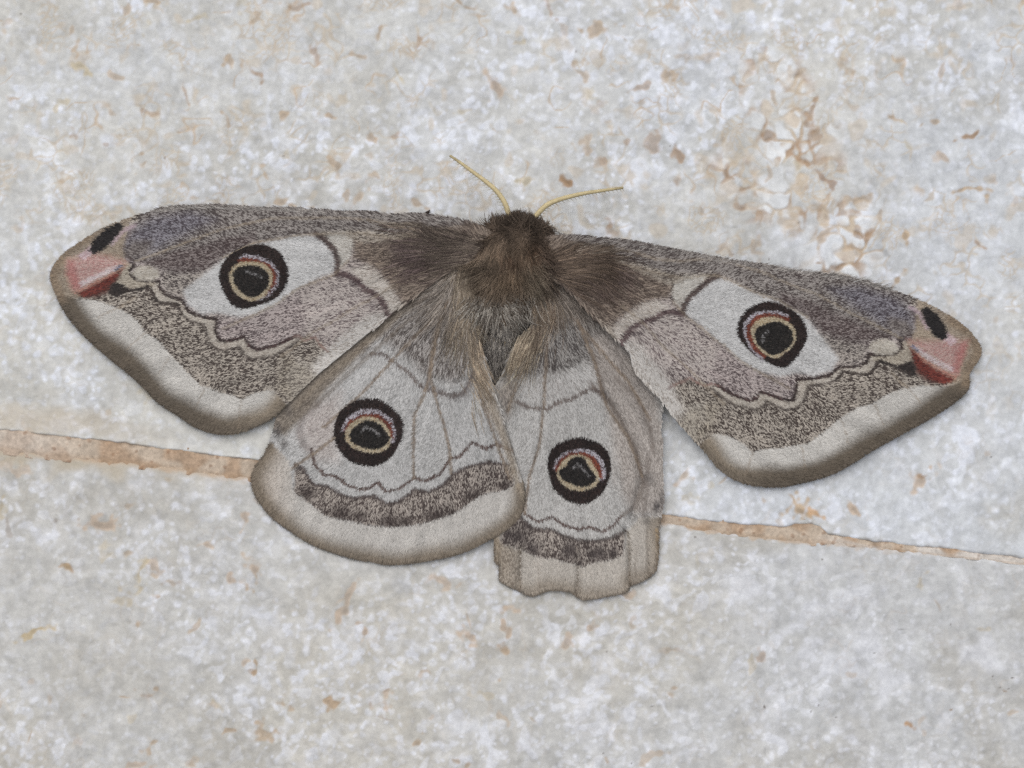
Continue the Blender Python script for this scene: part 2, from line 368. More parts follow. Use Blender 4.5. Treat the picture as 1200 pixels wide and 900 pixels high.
whites = [(1013, 252, 13, 11, 0), (985, 268, 16, 12, 70), (975, 295, 22, 10, 85), (745, 205, 20, 22, 0), (150, 858, 5, 5, 0), (471, 693, 6, 5, 0), (436, 748, 8, 8, 0), (360, 722, 6, 6, 0),
          (500, 95, 9, 12, 0), (990, 780, 28, 20, 0), (1150, 770, 30, 24, 30), (870, 690, 26, 18, 20), (1020, 760, 18, 24, 0), (950, 715, 18, 14, 0), (1040, 800, 22, 18, 0), (700, 795, 13, 8, 0),
          (60, 190, 12, 12, 0), (70, 250, 5, 5, 0), (130, 165, 12, 8, 0), (965, 285, 12, 22, 15), (820, 205, 8, 6, 0), (545, 855, 18, 14, 0), (1000, 700, 25, 12, -20), (945, 765, 14, 12, 0)]

def local_blob(P, x, y, a, b, ang):
    c, s = math.cos(math.radians(ang)), math.sin(math.radians(ang))
    dx, dy = P[:, 0] - x, P[:, 1] - y
    return np.sqrt(((dx * c + dy * s) / a) ** 2 + ((-dx * s + dy * c) / b) ** 2)

def stone_fields(P, seed_shift):
    Q = P + seed_shift
    wx, wy = nzC(Q), nzC(Q[:, ::-1] + 333)
    Wp = Q + np.stack([wx, wy], -1) * 5.0
    W2 = Q + np.stack([nzH(Q + 91), nzH(Q[:, ::-1] + 17)], -1) * 2.5
    warm = smooth(-1.4, 1.6, nzE(Q) + 0.5 * nzI(Q + 50))
    warm = np.clip(warm + 0.5 * smooth(700, 200, P[:, 0]) * smooth(300, 500, P[:, 1]) - .35 * smooth(700, 1000, P[:, 0]) * smooth(550, 750, P[:, 1]), 0, 1)
    col = lin((198, 199, 200)) * (1 - warm)[:, None] + lin((200, 197, 190)) * warm[:, None]
    h = 0.03 * nzD(Wp) + 0.022 * nzB(Wp) + .02 * nzF(W2)
    # grey, glassy patches
    g = smooth(0.2, 1.3, nzD(Wp + 200)) * .6
    col = col * (1 - g[:, None]) + lin((184, 181, 174)) * g[:, None]; h -= 0.03 * g
    # sugary white crystals in loose swarms at several sizes, soft rimmed
    swarm = smooth(-1.2, 1.2, nzI(Q + 700) + 0.5 * nzD(Q + 40))
    c1 = smooth(-.2, 1.6, nzF(Wp) + .35 * nzA(Q)) * swarm; c2 = smooth(0.5, 2.0, nzB(W2 + 400) + .3 * nzJ(Q)) * (0.3 + .7 * swarm)
    c3 = smooth(0.0, 1.8, nzG(W2 + 900) + .3 * nzH(Q + 3)) * swarm
    c4 = smooth(.75, 1.55, nzH(W2 + 150)) * (.4 + .6 * swarm)
    c5 = smooth(1.1, 1.75, nzA(Q + 450) + .4 * nzC(Q + 5)) * (.4 + .6 * swarm)
    e1, e2, er = worley(Q + np.stack([nzH(Q + 7), nzH(Q + 307)], -1) * 1.3, 15.0, 25); g1, g2, gr = worley(Q + np.stack([nzA(Q + 7), nzA(Q + 307)], -1) * .8, 8.0, 26)
    dots = np.maximum(smooth(.42, .08, e1) * smooth(.55, .95, er), smooth(.45, .1, g1) * smooth(.6, 1.0, gr)) * (.45 + .55 * swarm)
    wm = np.clip(c1 * .22 + c2 * .4 + c3 * .2 + c4 * .55 + c5 * .55 + dots * .85, 0, 1) * .9
    for x, y, a, b, an in whites:
        d = local_blob(P + np.stack([nzB(Q), nzB(Q + 77)], -1) * 3, x, y, a, b, an)
        wm = np.maximum(wm, .7 * smooth(1.5, .3, d + .25 * nzH(Q)))
    col = col * (1 - wm[:, None]) + lin((226, 228, 235)) * wm[:, None]; h += 0.06 * wm
    # interlocking grains of two sizes: each its own whiteness, faint seams between them
    G0 = Q + np.stack([nzB(Q + 15), nzB(Q + 815)], -1) * 3.0 + np.stack([nzA(Q + 15), nzA(Q + 815)], -1) * 1.2
    a1, a2, ar = worley(G0, 19.0, 5); b1, b2, br = worley(G0 * np.array([1.0, 1.15]) + 77, 8.5, 6)
    col *= (1 + (.10 * (ar - .5) * smooth(0, .25, a2 - a1) + .10 * (br - .5) * smooth(0, .3, b2 - b1)))[:, None]
    seam = smooth(.14, .0, a2 - a1) * smooth(.2, 1.2, nzD(Q + 1310) + .6 * nzC(Q + 31)); seam2 = smooth(.2, .0, b2 - b1) * smooth(.1, 1.3, nzC(Q + 410))
    col *= (1 - .05 * seam - .05 * seam2)[:, None]; h -= .025 * seam + .015 * seam2; h += .02 * (br - .5) + .03 * (ar - .5) * smooth(0, .3, a2 - a1)
    ok = smooth(420, 150, P[:, 1] - .12 * P[:, 0]) * .9 + .16
    oc = np.clip(smooth(.22, .02, a2 - a1) * smooth(.55, 1.5, nzC(Q + 2025) + .5 * nzD(Q + 640)) * ok + smooth(.35, .02, b2 - b1) * smooth(1.0, 1.9, nzC(Q + 1525) + .4 * nzI(Q)) * ok, 0, 1) * .75
    blot = smooth(1.3, 2.3, nzB(W2 + 2222) + .3 * nzA(Q)) * ok * .5
    oc = np.maximum(oc * .75, blot * .8)[:, None]
    col = col * (1 - oc) + (lin((198, 182, 158)) * (1 - .5 * br[:, None]) + lin((178, 154, 124)) * .5 * br[:, None]) * oc; h -= .04 * oc[:, 0]
    # thin curved fracture rims
    rim = np.exp(-(nzG(Wp + 60) / 0.04) ** 2) * smooth(0.2, 1.0, nzD(Q + 610))
    rim = rim * smooth(-.3, .9, nzB(Q + 64))
    col *= (1 - 0.12 * rim)[:, None]; h -= 0.05 * rim
    # scattered faint ochre arcs, in the corners between crystals
    dens = .9 * smooth(330, 180, P[:, 1]) + .25
    arc = np.exp(-(nzF(W2 + 1234) / 0.12) ** 2) * smooth(0.75, 1.5, nzC(Q + 808)) * dens
    col = col * (1 - .7 * arc[:, None]) + lin(TAN) * .7 * arc[:, None]; h -= 0.04 * arc
    # flaking, rust-stained patch: broken crystals with ochre filling their joints and white chips
    f1, f2, fr = worley(G0 + np.stack([nzC(Q), nzC(Q + 50)], -1) * 3, 24.0, 15)
    pl = line_dist(P, [(895, 85), (935, 150), (938, 200), (965, 250), (1005, 262), (985, 300)]); pl2 = line_dist(P, [(850, 190), (880, 228), (930, 250)])
    cm = np.maximum(smooth(62, 10, pl + 9 * nzC(Q + 2)), .8 * smooth(36, 6, pl2 + 8 * nzC(Q + 2)))
    jn = np.clip(smooth(.34, .03, f2 - f1 + .05 * nzA(Q)) * smooth(-.6, .7, nzC(Q + 92) + .3 * nzB(Q)) + .8 * smooth(.7, 1.5, nzB(W2 + 333)), 0, 1) * cm
    chip = smooth(.0, .25, f2 - f1) * (fr > .55) * cm * .7
    col = col * (1 - chip[:, None]) + lin((228, 229, 230)) * chip[:, None]; h += .12 * chip * fr
    rc = smooth(-.5, 1.3, nzH(Q + 3) + nzC(Q + 71))[:, None]
    jc = lin((200, 180, 154)) * (1 - rc) + lin((172, 140, 108)) * rc
    col = col * (1 - .85 * jn[:, None]) + jc * .85 * jn[:, None]; h -= .10 * jn
    # the stains that can be told apart
    jx = 2.4 * nzH(Q + 5) + 2.2 * nzB(Q + 31); jy = 2.4 * nzH(Q + 505) + 2.2 * nzB(Q + 531)
    grain = nzA(Q + 12); fine = nzJ(Q + 70)
    cx = np.floor((P[:, 0] + 600) / 40).astype(int); cy = np.floor((P[:, 1] + 600) / 40).astype(int)
    cell = cy * 100 + cx; order = np.argsort(cell, kind='stable'); cs = cell[order]
    def nearby(x, y, R):
        g = []
        for iy in range(int((y - R + 600) // 40), int((y + R + 600) // 40) + 1):
            a0 = np.searchsorted(cs, iy * 100 + int((x - R + 600) // 40)); a1 = np.searchsorted(cs, iy * 100 + int((x + R + 600) // 40) + 1)
            g.append(order[a0:a1])
        return np.concatenate(g)
    for x, y, a, b, an, cc, k in stains:
        if 840 < x < 1060 and 60 < y < 320: k = k * .8
        R = max(a, b) * 1.6 + 12
        idx = nearby(x, y, R)
        if len(idx) == 0: continue
        if y > 610: k = k * .9
        ampl = min(1.0, b / 4.0)
        d = local_blob(P[idx] + np.stack([jx[idx], jy[idx]], -1) * ampl, x, y, a, b, an)
        m = smooth(1.3, .35, d + (.28 * grain[idx] + .28 * fine[idx] + .2 * nzB(Q[idx] + 88)) * (b > 2)) * k * 1.0
        core = smooth(.9, .1, d + .2 * grain[idx]) * .25
        cl = lin(cc) * (1 - core[:, None] * 1.0)
        col[idx] = col[idx] * (1 - m[:, None]) + cl * m[:, None]; h[idx] -= 0.05 * m
    for x, y, r in specks:
        idx = nearby(x, y, 4)
        if len(idx):
            m = smooth(r + .9, r * .4, np.hypot(P[idx, 0] - x, P[idx, 1] - y)) * .8
            col[idx] = col[idx] * (1 - m[:, None]) + lin((95, 82, 74)) * m[:, None]
    col *= (1 + 0.03 * nzA(Q) + 0.03 * nzJ(Q + 3) + 0.025 * nzB(Q + 9) + .02 * nzC(Q + 19))[:, None]
    h += 0.008 * nzA(Q) + 0.004 * nzJ(Q)
    return col, h

xs = np.concatenate([np.linspace(-420, -40, 60)[:-1], np.arange(-40, 1240, 1.45), np.linspace(1240, 1620, 60)])
edge_n = Noise(10, True, seed=21); edge_f = Noise(3, True, seed=22)
def slab(name, upper, parent):
    X = xs
    if upper:
        e = np.interp(X, JT[:, 0], JT[:, 1]); E0 = np.stack([X, e], -1)
        e = e + .4 * edge_n(E0) + .35 * edge_f(E0)
        rows = np.concatenate([np.linspace(-380, -45, 50)[:-1], np.arange(-45, 435, 1.45)])
        tail = np.linspace(0, 1, 110)          # last rows stretch down to the jagged edge
        Y = np.concatenate([np.repeat(rows[:, None], len(X), 1), 435 + tail[:, None] * (e - 435)[None]], 0)
        lip = .8
    else:
        e = np.interp(X, JB[:, 0], JB[:, 1]); E0 = np.stack([X, e + 900], -1)
        e = e + .6 * edge_n(E0) + .3 * edge_f(E0)
        rows = np.concatenate([np.arange(700, 945, 1.45), np.linspace(945, 1280, 50)])
        tail = np.linspace(1, 0, 110)
        Y = np.concatenate([700 - tail[:, None] * (700 - e)[None], np.repeat(rows[:, None], len(X), 1)], 0)[::-1]
        lip = 2.6
    XX = np.repeat(X[None], len(Y), 0)
    P = np.stack([XX.ravel(), Y.ravel()], -1)
    col, h = stone_fields(P, np.array([0.0, 0.0]) if upper else np.array([371.0, 190.0]))
    col *= np.array([1.06, 1.085, 1.11]) if upper else np.array([.965, .965, .955])
    d = np.abs(P[:, 1] - np.repeat(e[None], len(Y), 0).ravel())
    if not upper:      # olive staining creeping from the joint onto the worn arris
        a = smooth(26, 3, d + 4 * nzB(P)) * smooth(330, 120, P[:, 0]) * .75
        col = col * (1 - a[:, None]) + lin((184, 172, 150)) * a[:, None]
        a = smooth(9, 1, d + 2 * nzH(P)) * smooth(430, 200, P[:, 0]) * .5
        col = col * (1 - a[:, None]) + lin((192, 166, 136)) * a[:, None]
        a = smooth(5.5, 0, d + 2.2 * nzH(P + 9) + 1.2 * nzJ(P)) * .75 * smooth(1150, 900, P[:, 0])
        col = col * (1 - a[:, None]) + lin((190, 168, 144)) * a[:, None]
    else:
        a = smooth(24, 4, np.abs(d - 16) + 3 * nzB(P)) * smooth(260, 60, P[:, 0]) * .55
        col = col * (1 - a[:, None]) + lin((196, 182, 160)) * a[:, None]
        a = smooth(2.2, .6, d + .5 * nzA(P)) * (.7 + .3 * nzB(P))
        a = np.clip(a * (.55 + .35 * nzC(P + 3)) * smooth(1250, 950, P[:, 0] * .9), 0, 1); col = col * (1 - a[:, None]) + lin((132, 110, 90)) * a[:, None]
    hz = h * .5 - (0.13 if upper else .16) * np.exp(-(d / lip) ** 1.2)
    V = unproject(P[:, 0], P[:, 1], 0 * d); V[:, 2] += hz * 1e-3
    # side wall down into the joint
    n = len(X); last = V[-n:].copy(); w1 = last.copy(); w1[:, 2] = -1.0e-3; w2 = last.copy(); w2[:, 2] = -9e-3
    wc = np.tile(lin((150, 120, 95)), (2 * n, 1))
    V = np.concatenate([V, w1, w2]); col = np.concatenate([col, wc])
    F = grid_faces(len(Y) + 2, n, flip=upper)
    return mesh_np(name, V, F, M_STONE, parent, col)

def paving():
    x = np.concatenate([np.linspace(-420, -20, 90)[:-1], np.arange(-20, 1220, 1.6), np.linspace(1220, 1620, 90)])
    t = np.linspace(-.35, 1.35, 34)
    a = np.interp(x, JT[:, 0], JT[:, 1]); b = np.interp(x, JB[:, 0], JB[:, 1])
    Y = a[None] + t[:, None] * (b - a)[None]
    XX = np.repeat(x[None], len(t), 0); P = np.stack([XX.ravel(), Y.ravel()], -1)
    tt = np.repeat(t[:, None], len(x), 1).ravel()
    n1, n2, n3 = nzA(P + 20), nzB(P + 60), nzJ(P)
    pale = smooth(935, 1010, P[:, 0] + 12 * nzC(P)) * smooth(-.2, .5, nzC(P + 44) + .7)
    pale = np.maximum(pale, smooth(120, 30, P[:, 0]) * .45)
    orange = smooth(-.8, 1.2, n2 + .5 * nzC(P + 7))
    cA = lin((198, 182, 164))[None] * (1 - orange[:, None]) + lin((183, 159, 136))[None] * orange[:, None]
    col = cA * (1 - pale[:, None]) + lin((215, 207, 198))[None] * pale[:, None]
    dk = smooth(.2, .0, tt) * .2 + smooth(.75, 1.05, tt) * .3
    col = col * (1 - dk[:, None]) + lin((160, 132, 104))[None] * dk[:, None]
    pep = smooth(1.4, 2.2, n3 + .5 * n1) * .5
    col = col * (1 - pep[:, None]) + lin((120, 85, 60)) * pep[:, None]
    col *= (1 + .05 * n3 + .05 * n1)[:, None]
    z = -.07 + .03 * n1 + .02 * n2 + .02 * n3 - .05 * np.exp(-(np.maximum(tt, 0) / .1) ** 2)
    V = unproject(P[:, 0], P[:, 1], 0 * tt); V[:, 2] += z * 1e-3
    n = len(x); f = V[:n].copy(); f[:, 2] = -9e-3; g = V[-n:].copy(); g[:, 2] = -9e-3
    V = np.concatenate([f, V, g]); e = np.tile(lin((170, 135, 100)), (n, 1)); col = np.concatenate([e, col, e])
    o = mesh_np('mortar_bed', V, grid_faces(len(t) + 2, n, flip=True), M_MORTAR, None, col, kind='structure')
    o.name = 'paving'; o['label'] = 'pale crystalline stone paving with one sandy mortar joint'
    slab('stone_slab', True, o)['label'] = 'stone slab with ochre stained pits above the mortar joint'
    slab('stone_slab', False, o)['label'] = 'whiter stone slab below the mortar joint'
    return o
paving()

# ================================================================== MOTH: outlines and heights
LF_OUT = catmull([(580, 284), (568, 270), (545, 261), (515, 255), (475, 252), (430, 249.5), (400, 249), (350, 244.5), (300, 242.5), (250, 240.5), (205, 242.5), (175, 249), (145, 259),
    (120, 270), (87.5, 290), (70, 305), (61, 322), (65, 338), (76, 362), (95, 387), (125, 415), (150, 435), (170, 453), (187, 471), (212, 487), (232, 500),
    (257, 507), (280, 506), (305, 498), (324, 487), (336, 475), (352, 459), (375, 437), (420, 400), (460, 367), (500, 338), (525, 320), (550, 306), (578, 300)], 5.0)
RF_OUT = catmull([(622, 296), (634, 283), (655, 278), (685, 279), (715, 282), (752, 287), (802, 296), (852, 305), (902, 312), (940, 318), (970, 321), (1010, 329), (1045, 340), (1070, 350),
    (1095, 362), (1120, 377), (1140, 395), (1148, 410), (1144, 422), (1134, 437), (1133, 455), (1115, 472), (1087, 490), (1058, 506), (1040, 516), (1022, 526), (997, 542), (972, 555), (935, 565),
    (910, 569), (880, 567), (860, 560), (840, 545), (820, 522), (797, 497), (775, 469), (755, 447), (742, 432), (737, 412), (724, 397), (705, 381), (672, 346), (645, 322), (622, 312)], 5.0)
LH_OUT = catmull([(572, 308), (532, 302), (494, 326), (449, 358), (408, 392), (366, 427), (338, 455), (328, 482), (322, 505), (314, 526), (300, 547), (296, 562), (301, 580), (318, 603), (340, 620), (370, 638),
    (415, 653), (435, 656), (457, 660), (496, 656), (535, 648), (565, 635), (595, 617), (612, 597), (614, 572), (606, 545), (592, 500), (580, 458), (572, 432), (562, 402), (553, 372), (549, 345)], 5.0)
RH_OUT = resample([(620, 330), (628, 360), (629, 377), (609, 395), (596, 420), (581, 455), (574, 500), (574, 560), (577, 600), (579, 640), (580, 656), (585, 660), (586, 679), (596, 685), (608, 690), (616, 695), (625, 697), (634, 693), (643, 690),
    (658, 690), (670, 692), (677, 698), (683, 701), (696, 700), (711, 697), (724, 695), (735, 691), (736, 685), (748, 681), (760, 675), (767, 668), (769.5, 655), (770, 640), (771, 625), (772, 610), (776, 588), (777, 562), (776, 525), (774, 500), (776, 470),
    (757, 425), (730, 380), (702, 346), (668, 314), (640, 312)], 5.0)
for _o in (LF_OUT, RF_OUT, LH_OUT, RH_OUT):
    SDG[id(_o)] = Grid(lambda P, o=_o: sdf_full(P, o), _o.min(0) - 60, _o.max(0) + 60)

lf_z = TPS([(550, 285), (480, 254), (400, 250), (300, 243), (205, 243), (120, 270), (61, 322), (100, 385), (187, 468), (257, 505), (335, 475), (420, 400), (500, 338), (300, 324), (220, 400), (280, 440), (150, 340), (556, 300)],
           [4.5, 4.4, 4.0, 3.4, 2.6, 1.8, 1.0, .9, .68, .62, 1.0, 2.7, 3.9, 2.9, 1.65, 1.35, 1.7, 4.5], .002)
lh_z = TPS([(555, 335), (440, 400), (346, 475), (298, 560), (340, 618), (457, 658), (565, 635), (612, 585), (580, 458), (560, 400), (435, 505), (500, 580), (600, 530), (500, 430), (380, 560)],
           [4.3, 2.4, .9, .45, .35, .4, .8, 1.5, 4.3, 4.5, 2.2, 1.5, 2.6, 3.4, 1.2], .002)
rh_z = TPS([(630, 345), (585, 455), (580, 560), (580, 650), (640, 690), (735, 688), (770, 640), (776, 560), (772, 480), (740, 430), (680, 370), (680, 550), (690, 460), (640, 620), (610, 400)],
           [4.2, 4.0, 1.7, .6, .45, .45, .55, .9, 1.1, 1.9, 3.2, 1.8, 2.9, 1.0, 4.3], .002)
# landmarks shared by the two forewings (left wing first)
_pairs = [((550, 266), (652, 280)), ((375, 275), (836, 324)), ((395, 318), (800, 366)), ((416, 285), (786, 337)), ((459, 365), (725, 395)), ((420, 325), (775, 364)), ((445, 344), (750, 374)),
    ((297, 324), (903, 391)), ((312, 287), (897, 352)), ((282, 361), (919, 430)), ((257, 322), (945, 390)), ((339, 318), (862, 389)), ((61, 322), (1148, 410)),
    ((145, 262), (1080, 360)), ((107, 293), (1108, 395)), ((95, 346), (1115, 447)), ((145, 315), (1066, 407)), ((130, 342), (1070, 437)), ((180, 336), (1025, 422)), ((171, 320), (1035, 405)),
    ((255, 374), (932, 444)), ((260, 399), (926, 469)), ((287, 395), (889, 459)), ((302, 409), (880, 468)), ((345, 394), (842, 452)), ((387, 412), (782, 452)),
    ((189, 335), (1015, 420)), ((215, 351), (980, 430)), ((222, 365), (972, 440)), ((147, 364), (1055, 455)), ((197, 412), (990, 486)), ((285, 469), (881, 529)), ((322, 457), (835, 507)), ((235, 451), (945, 520)),
    ((335, 475), (820, 522)), ((257, 507), (895, 569)), ((212, 487), (958, 560)), ((160, 445), (1012, 533)), ((95, 387), (1087, 490)), ((65, 337), (1138, 430)),
    ((205, 242), (1030, 335)), ((300, 242), (925, 316)), ((400, 250), (815, 298)), ((475, 252), (730, 284)), ((420, 400), (755, 447)), ((375, 437), (790, 490)), ((500, 338), (690, 363)), ((545, 305), (650, 325))]
rf2lf = TPS([b for a, b in _pairs], [a for a, b in _pairs], .0008)

crease_n = Noise(40, False, seed=31)
LF_VEINS = [z1([(440, 345), (600, 285), (850, 195)]) + [(320, 256), (400, 256), (500, 264)], [(262, 302), (300, 284), (350, 276), (375, 274), (430, 274), (520, 282)],
            [(412, 304), (395, 321), (350, 338), (325, 356), (300, 368), (262, 385)], [(470, 330), (420, 360), (370, 388), (330, 418)], z1([(300, 600), (370, 560), (440, 510)])]
RF_VEINS = [zr([(985, 560), (860, 440), (740, 380), (550, 270), (400, 180), (250, 110)]) + [(860, 314), (780, 302)], z8([(1040, 405), (900, 335), (780, 285), (600, 240), (400, 190)]),
            z8([(590, 420), (660, 470), (800, 570), (960, 690), (1050, 740)]), zr([(760, 620), (690, 540)]), [(690, 345), (745, 400), (790, 440)]]
LH_VEINS = [z2([(960, 470), (880, 560), (830, 760), (812, 890)]) + z4([(720, 80), (690, 150), (683, 300), (685, 398)]), z2([(900, 520), (850, 700), (820, 860)]) + z4([(770, 80), (800, 180), (825, 300), (830, 380)]),
            [(547, 350), (552, 400), (558, 435), (566, 470), (583, 520), (597, 560)], [(530, 350), (470, 410), (425, 460), (380, 500)], z4([(380, 240), (300, 300), (210, 360)])]
RH_VEINS = [z6([(480, 110), (480, 300), (470, 500), (450, 720), (400, 880)]) + [(615, 600)], z6([(620, 120), (700, 340), (760, 540), (860, 690), (930, 870)]), z6([(440, 160), (400, 300), (340, 420), (300, 560)]), z6([(560, 60), (700, 240), (860, 420), (960, 600)]), [(676, 640), (679, 700)]]
RH_CREASES = [(z7([(200, 560), (195, 770)]), .35, 2.6), (z7([(470, 610), (465, 800)]), .4, 3.0), (z7([(690, 480), (710, 560), (706, 760)]), .45, 3.0), (z6([(760, 500), (830, 610), (905, 760)]) + [(752, 560), (740, 610)], .55, 5.0),
              (z6([(470, 500), (450, 720), (400, 880)]), .25, 4.0), (z7([(800, 420), (800, 700)]), .2, 3)]
LH_CREASES = [(z4([(690, 150), (683, 300), (685, 640)]), .10, 5), (z4([(800, 180), (825, 300), (840, 600)]), .10, 5), (z4([(960, 0), (1050, 250), (1080, 420)]), .15, 6), (z4([(300, 640), (330, 560)]), .08, 4), (z4([(480, 720), (500, 600)]), .1, 5)]

def wing_z_full(which, P):
    if which == 'LF' or which == 'RF':
        C = P if which == 'LF' else rf2lf(P)
        out = LF_OUT if which == 'LF' else RF_OUT
        z = lf_z(C)[:, 0]
        d = -sdf(P, out)
        hind = smooth(4, 26, line_dist(C, [(340, 472), (375, 437), (420, 400), (460, 367), (500, 338), (525, 320), (580, 285)]))
        z = z - .08 * hind * np.exp(-np.maximum(d, 0) / 9.0)
        for v in (LF_VEINS if which == 'LF' else RF_VEINS)[:4]:
            z = z + .05 * np.exp(-(line_dist(P, v) / 5.0) ** 2)
        z = z + .05 * crease_n(P)
        return np.maximum(z, .14)
    if which == 'LH':
        z = lh_z(P)[:, 0]; d = -sdf(P, LH_OUT); z = z - .06 * np.exp(-np.maximum(d, 0) / 9.0)
        for v, a, wd in LH_CREASES: z = z - a * np.exp(-(line_dist(P, v) / wd) ** 2)
        for v in LH_VEINS[:3]: z = z + .05 * np.exp(-(line_dist(P, v) / 4.0) ** 2)
        z = z + .05 * crease_n(P + 300)
        f = wing_z('LF', P) - .11; m = smooth(14, 0, sdf(P, LF_OUT))
        z = np.minimum(z, f * m + (1 - m) * (f + 3))
        return np.maximum(z, .14)
    z = rh_z(P)[:, 0]; d = -sdf(P, RH_OUT); z = z - .06 * np.exp(-np.maximum(d, 0) / 7.0)
    for v, a, wd in RH_CREASES: z = z - a * np.exp(-(line_dist(P, v) / wd) ** 2)
    for v in RH_VEINS[:3]: z = z + .07 * np.exp(-(line_dist(P, v) / 4.0) ** 2)
    z = z + .06 * crease_n(P + 700)
    f = wing_z('RF', P) - .11; m = smooth(14, 0, sdf(P, RF_OUT)); z = np.minimum(z, f * m + (1 - m) * (f + 3))
    f = wing_z('LH', P) - .22; m = smooth(14, 0, sdf(P, LH_OUT)); z = np.minimum(z, f * m + (1 - m) * (f + 3))
    return np.maximum(z, .14)

ZG = {}
def wing_z(which, P): return ZG[which](P)
for _k, _o in (('LF', LF_OUT), ('RF', RF_OUT), ('LH', LH_OUT), ('RH', RH_OUT)):
    ZG[_k] = Grid(lambda P, k=_k: wing_z_full(k, P), _o.min(0) - 40, _o.max(0) + 40, 1.5)

# ================================================================== MOTH: wing pattern (scale colours, with some fold and overlap shade painted in)
class Paint:
    def __init__(self, P, A, B, f):
        n = len(P); self.P = P; self.A = np.tile(lin(A), (n, 1)); self.B = np.tile(lin(B), (n, 1)); self.f = np.full(n, float(f)); self.tuft = np.zeros(n)
    def mix(self, m, A, B=None, f=None):
        B = A if B is None else B
        A = lin(A) if np.ndim(A[0]) == 0 else A; B = lin(B) if np.ndim(B[0]) == 0 else B
        M = m[:, None]
        self.A = self.A * (1 - M) + A * M; self.B = self.B * (1 - M) + B * M
        if f is not None: self.f = self.f * (1 - m) + f * m
    def poly(self, pts, A, B=None, f=None, soft=2.0, k=1.0):
        self.mix(smooth(soft, -soft, sdf(self.P, pts)) * k, A, B, f)
    def line(self, pts, wd, A, B=None, f=None, soft=1.0, k=1.0):
        self.mix(smooth(wd + soft, max(wd - soft, 0), line_dist(self.P, pts)) * k, A, B, f)

def paint_eye(p, e, pupil_streak):
    grow = lambda q, k: np.asarray(q, float).mean(0) + (np.asarray(q, float) - np.asarray(q, float).mean(0)) * k
    p.poly(e['outer'], (42, 32, 31), (62, 46, 43), .35, .9)
    p.poly(e['lav'], (196, 191, 202), (104, 86, 92), .38, .9)
    p.poly(e['red'], (136, 75, 59), (104, 56, 46), .45, .8)
    p.poly(grow(e['yel'], .985), (200, 186, 156), (174, 154, 122), .3, .8)
    p.poly(grow(e['inner'], 1.09), (36, 33, 32), (58, 52, 49), .25, .8)
    p.line(pupil_streak, 1.6, (150, 148, 150), (52, 50, 50), .55, .8, .85)  # grey streak across the black pupil

LF_EYE = dict(outer=catmull(z1([(1050, 266), (1120, 306), (1157, 390), (1147, 462), (1092, 522), (1000, 556), (930, 566), (880, 537), (845, 472), (829, 410), (850, 345), (910, 290), (980, 268)])),
    lav=z1([(925, 325), (950, 312), (1010, 318), (1080, 348), (1113, 400), (1108, 460), (1062, 512), (1005, 532), (960, 440)]),
    red=z1([(912, 340), (950, 325), (1005, 332), (1070, 362), (1098, 405), (1094, 455), (1050, 505), (1005, 525), (960, 440)]),
    yel=catmull(z1([(950, 345), (1035, 352), (1080, 395), (1078, 455), (1034, 518), (965, 530), (902, 490), (878, 440), (880, 395), (905, 360)])),
    inner=catmull(z1([(940, 372), (1010, 373), (1053, 405), (1055, 452), (1012, 500), (970, 506), (927, 474), (900, 430), (907, 393)])))
LH_EYE = dict(outer=catmull(z4([(500, 83), (570, 98), (630, 150), (648, 200), (632, 260), (590, 322), (530, 353), (450, 340), (400, 300), (372, 235), (385, 160), (430, 110)])),
    lav=z4([(400, 215), (420, 165), (480, 128), (545, 130), (600, 168), (618, 220), (608, 262), (500, 240)]), red=z4([(410, 218), (430, 175), (490, 147), (550, 150), (597, 190), (607, 245), (500, 240)]),
    yel=catmull(z4([(415, 230), (435, 187), (490, 158), (545, 167), (585, 203), (598, 250), (580, 285), (530, 302), (460, 290), (425, 260)])),
    inner=catmull(z4([(438, 235), (458, 202), (500, 178), (545, 190), (575, 225), (582, 252), (540, 282), (480, 274), (445, 253)])))
RH_EYE = dict(outer=catmull(z7([(480, 45), (560, 68), (610, 120), (622, 190), (605, 270), (555, 335), (490, 362), (420, 345), (360, 295), (335, 230), (325, 150), (360, 85), (420, 55)])),
    lav=z7([(350, 195), (365, 150), (410, 113), (480, 98), (545, 113), (587, 160), (599, 220), (585, 255), (480, 215)]), red=z7([(358, 200), (385, 150), (430, 120), (490, 114), (545, 138), (577, 190), (582, 240), (480, 215)]),
    yel=catmull(z7([(370, 210), (390, 165), (430, 132), (480, 127), (525, 152), (555, 200), (570, 240), (550, 280), (490, 300), (420, 285), (380, 250)])),
    inner=catmull(z7([(385, 210), (420, 180), (440, 150), (490, 148), (515, 185), (548, 235), (530, 260), (480, 275), (430, 255), (400, 240)])))
RF_EYE = dict(outer=catmull([(862, 390), (866, 372), (877, 360), (898, 352.5), (920, 358.5), (936, 370), (944.5, 385), (944, 400), (935, 416), (919, 430.5), (900, 425), (882, 415), (869, 402)]),
    lav=zr([(215, 275), (170, 258), (110, 254), (50, 265), (5, 310), (0, 365), (35, 440), (90, 492), (150, 400)]), red=zr([(225, 290), (165, 270), (110, 266), (60, 278), (18, 325), (14, 375), (50, 440), (100, 480), (150, 400)]),
    yel=catmull(zr([(110, 283), (170, 287), (225, 315), (250, 360), (240, 412), (200, 455), (150, 480), (90, 452), (48, 400), (36, 345), (62, 302)])),
    inner=catmull(zr([(115, 320), (160, 312), (205, 332), (228, 370), (218, 415), (150, 456), (100, 435), (66, 395), (68, 345)])))

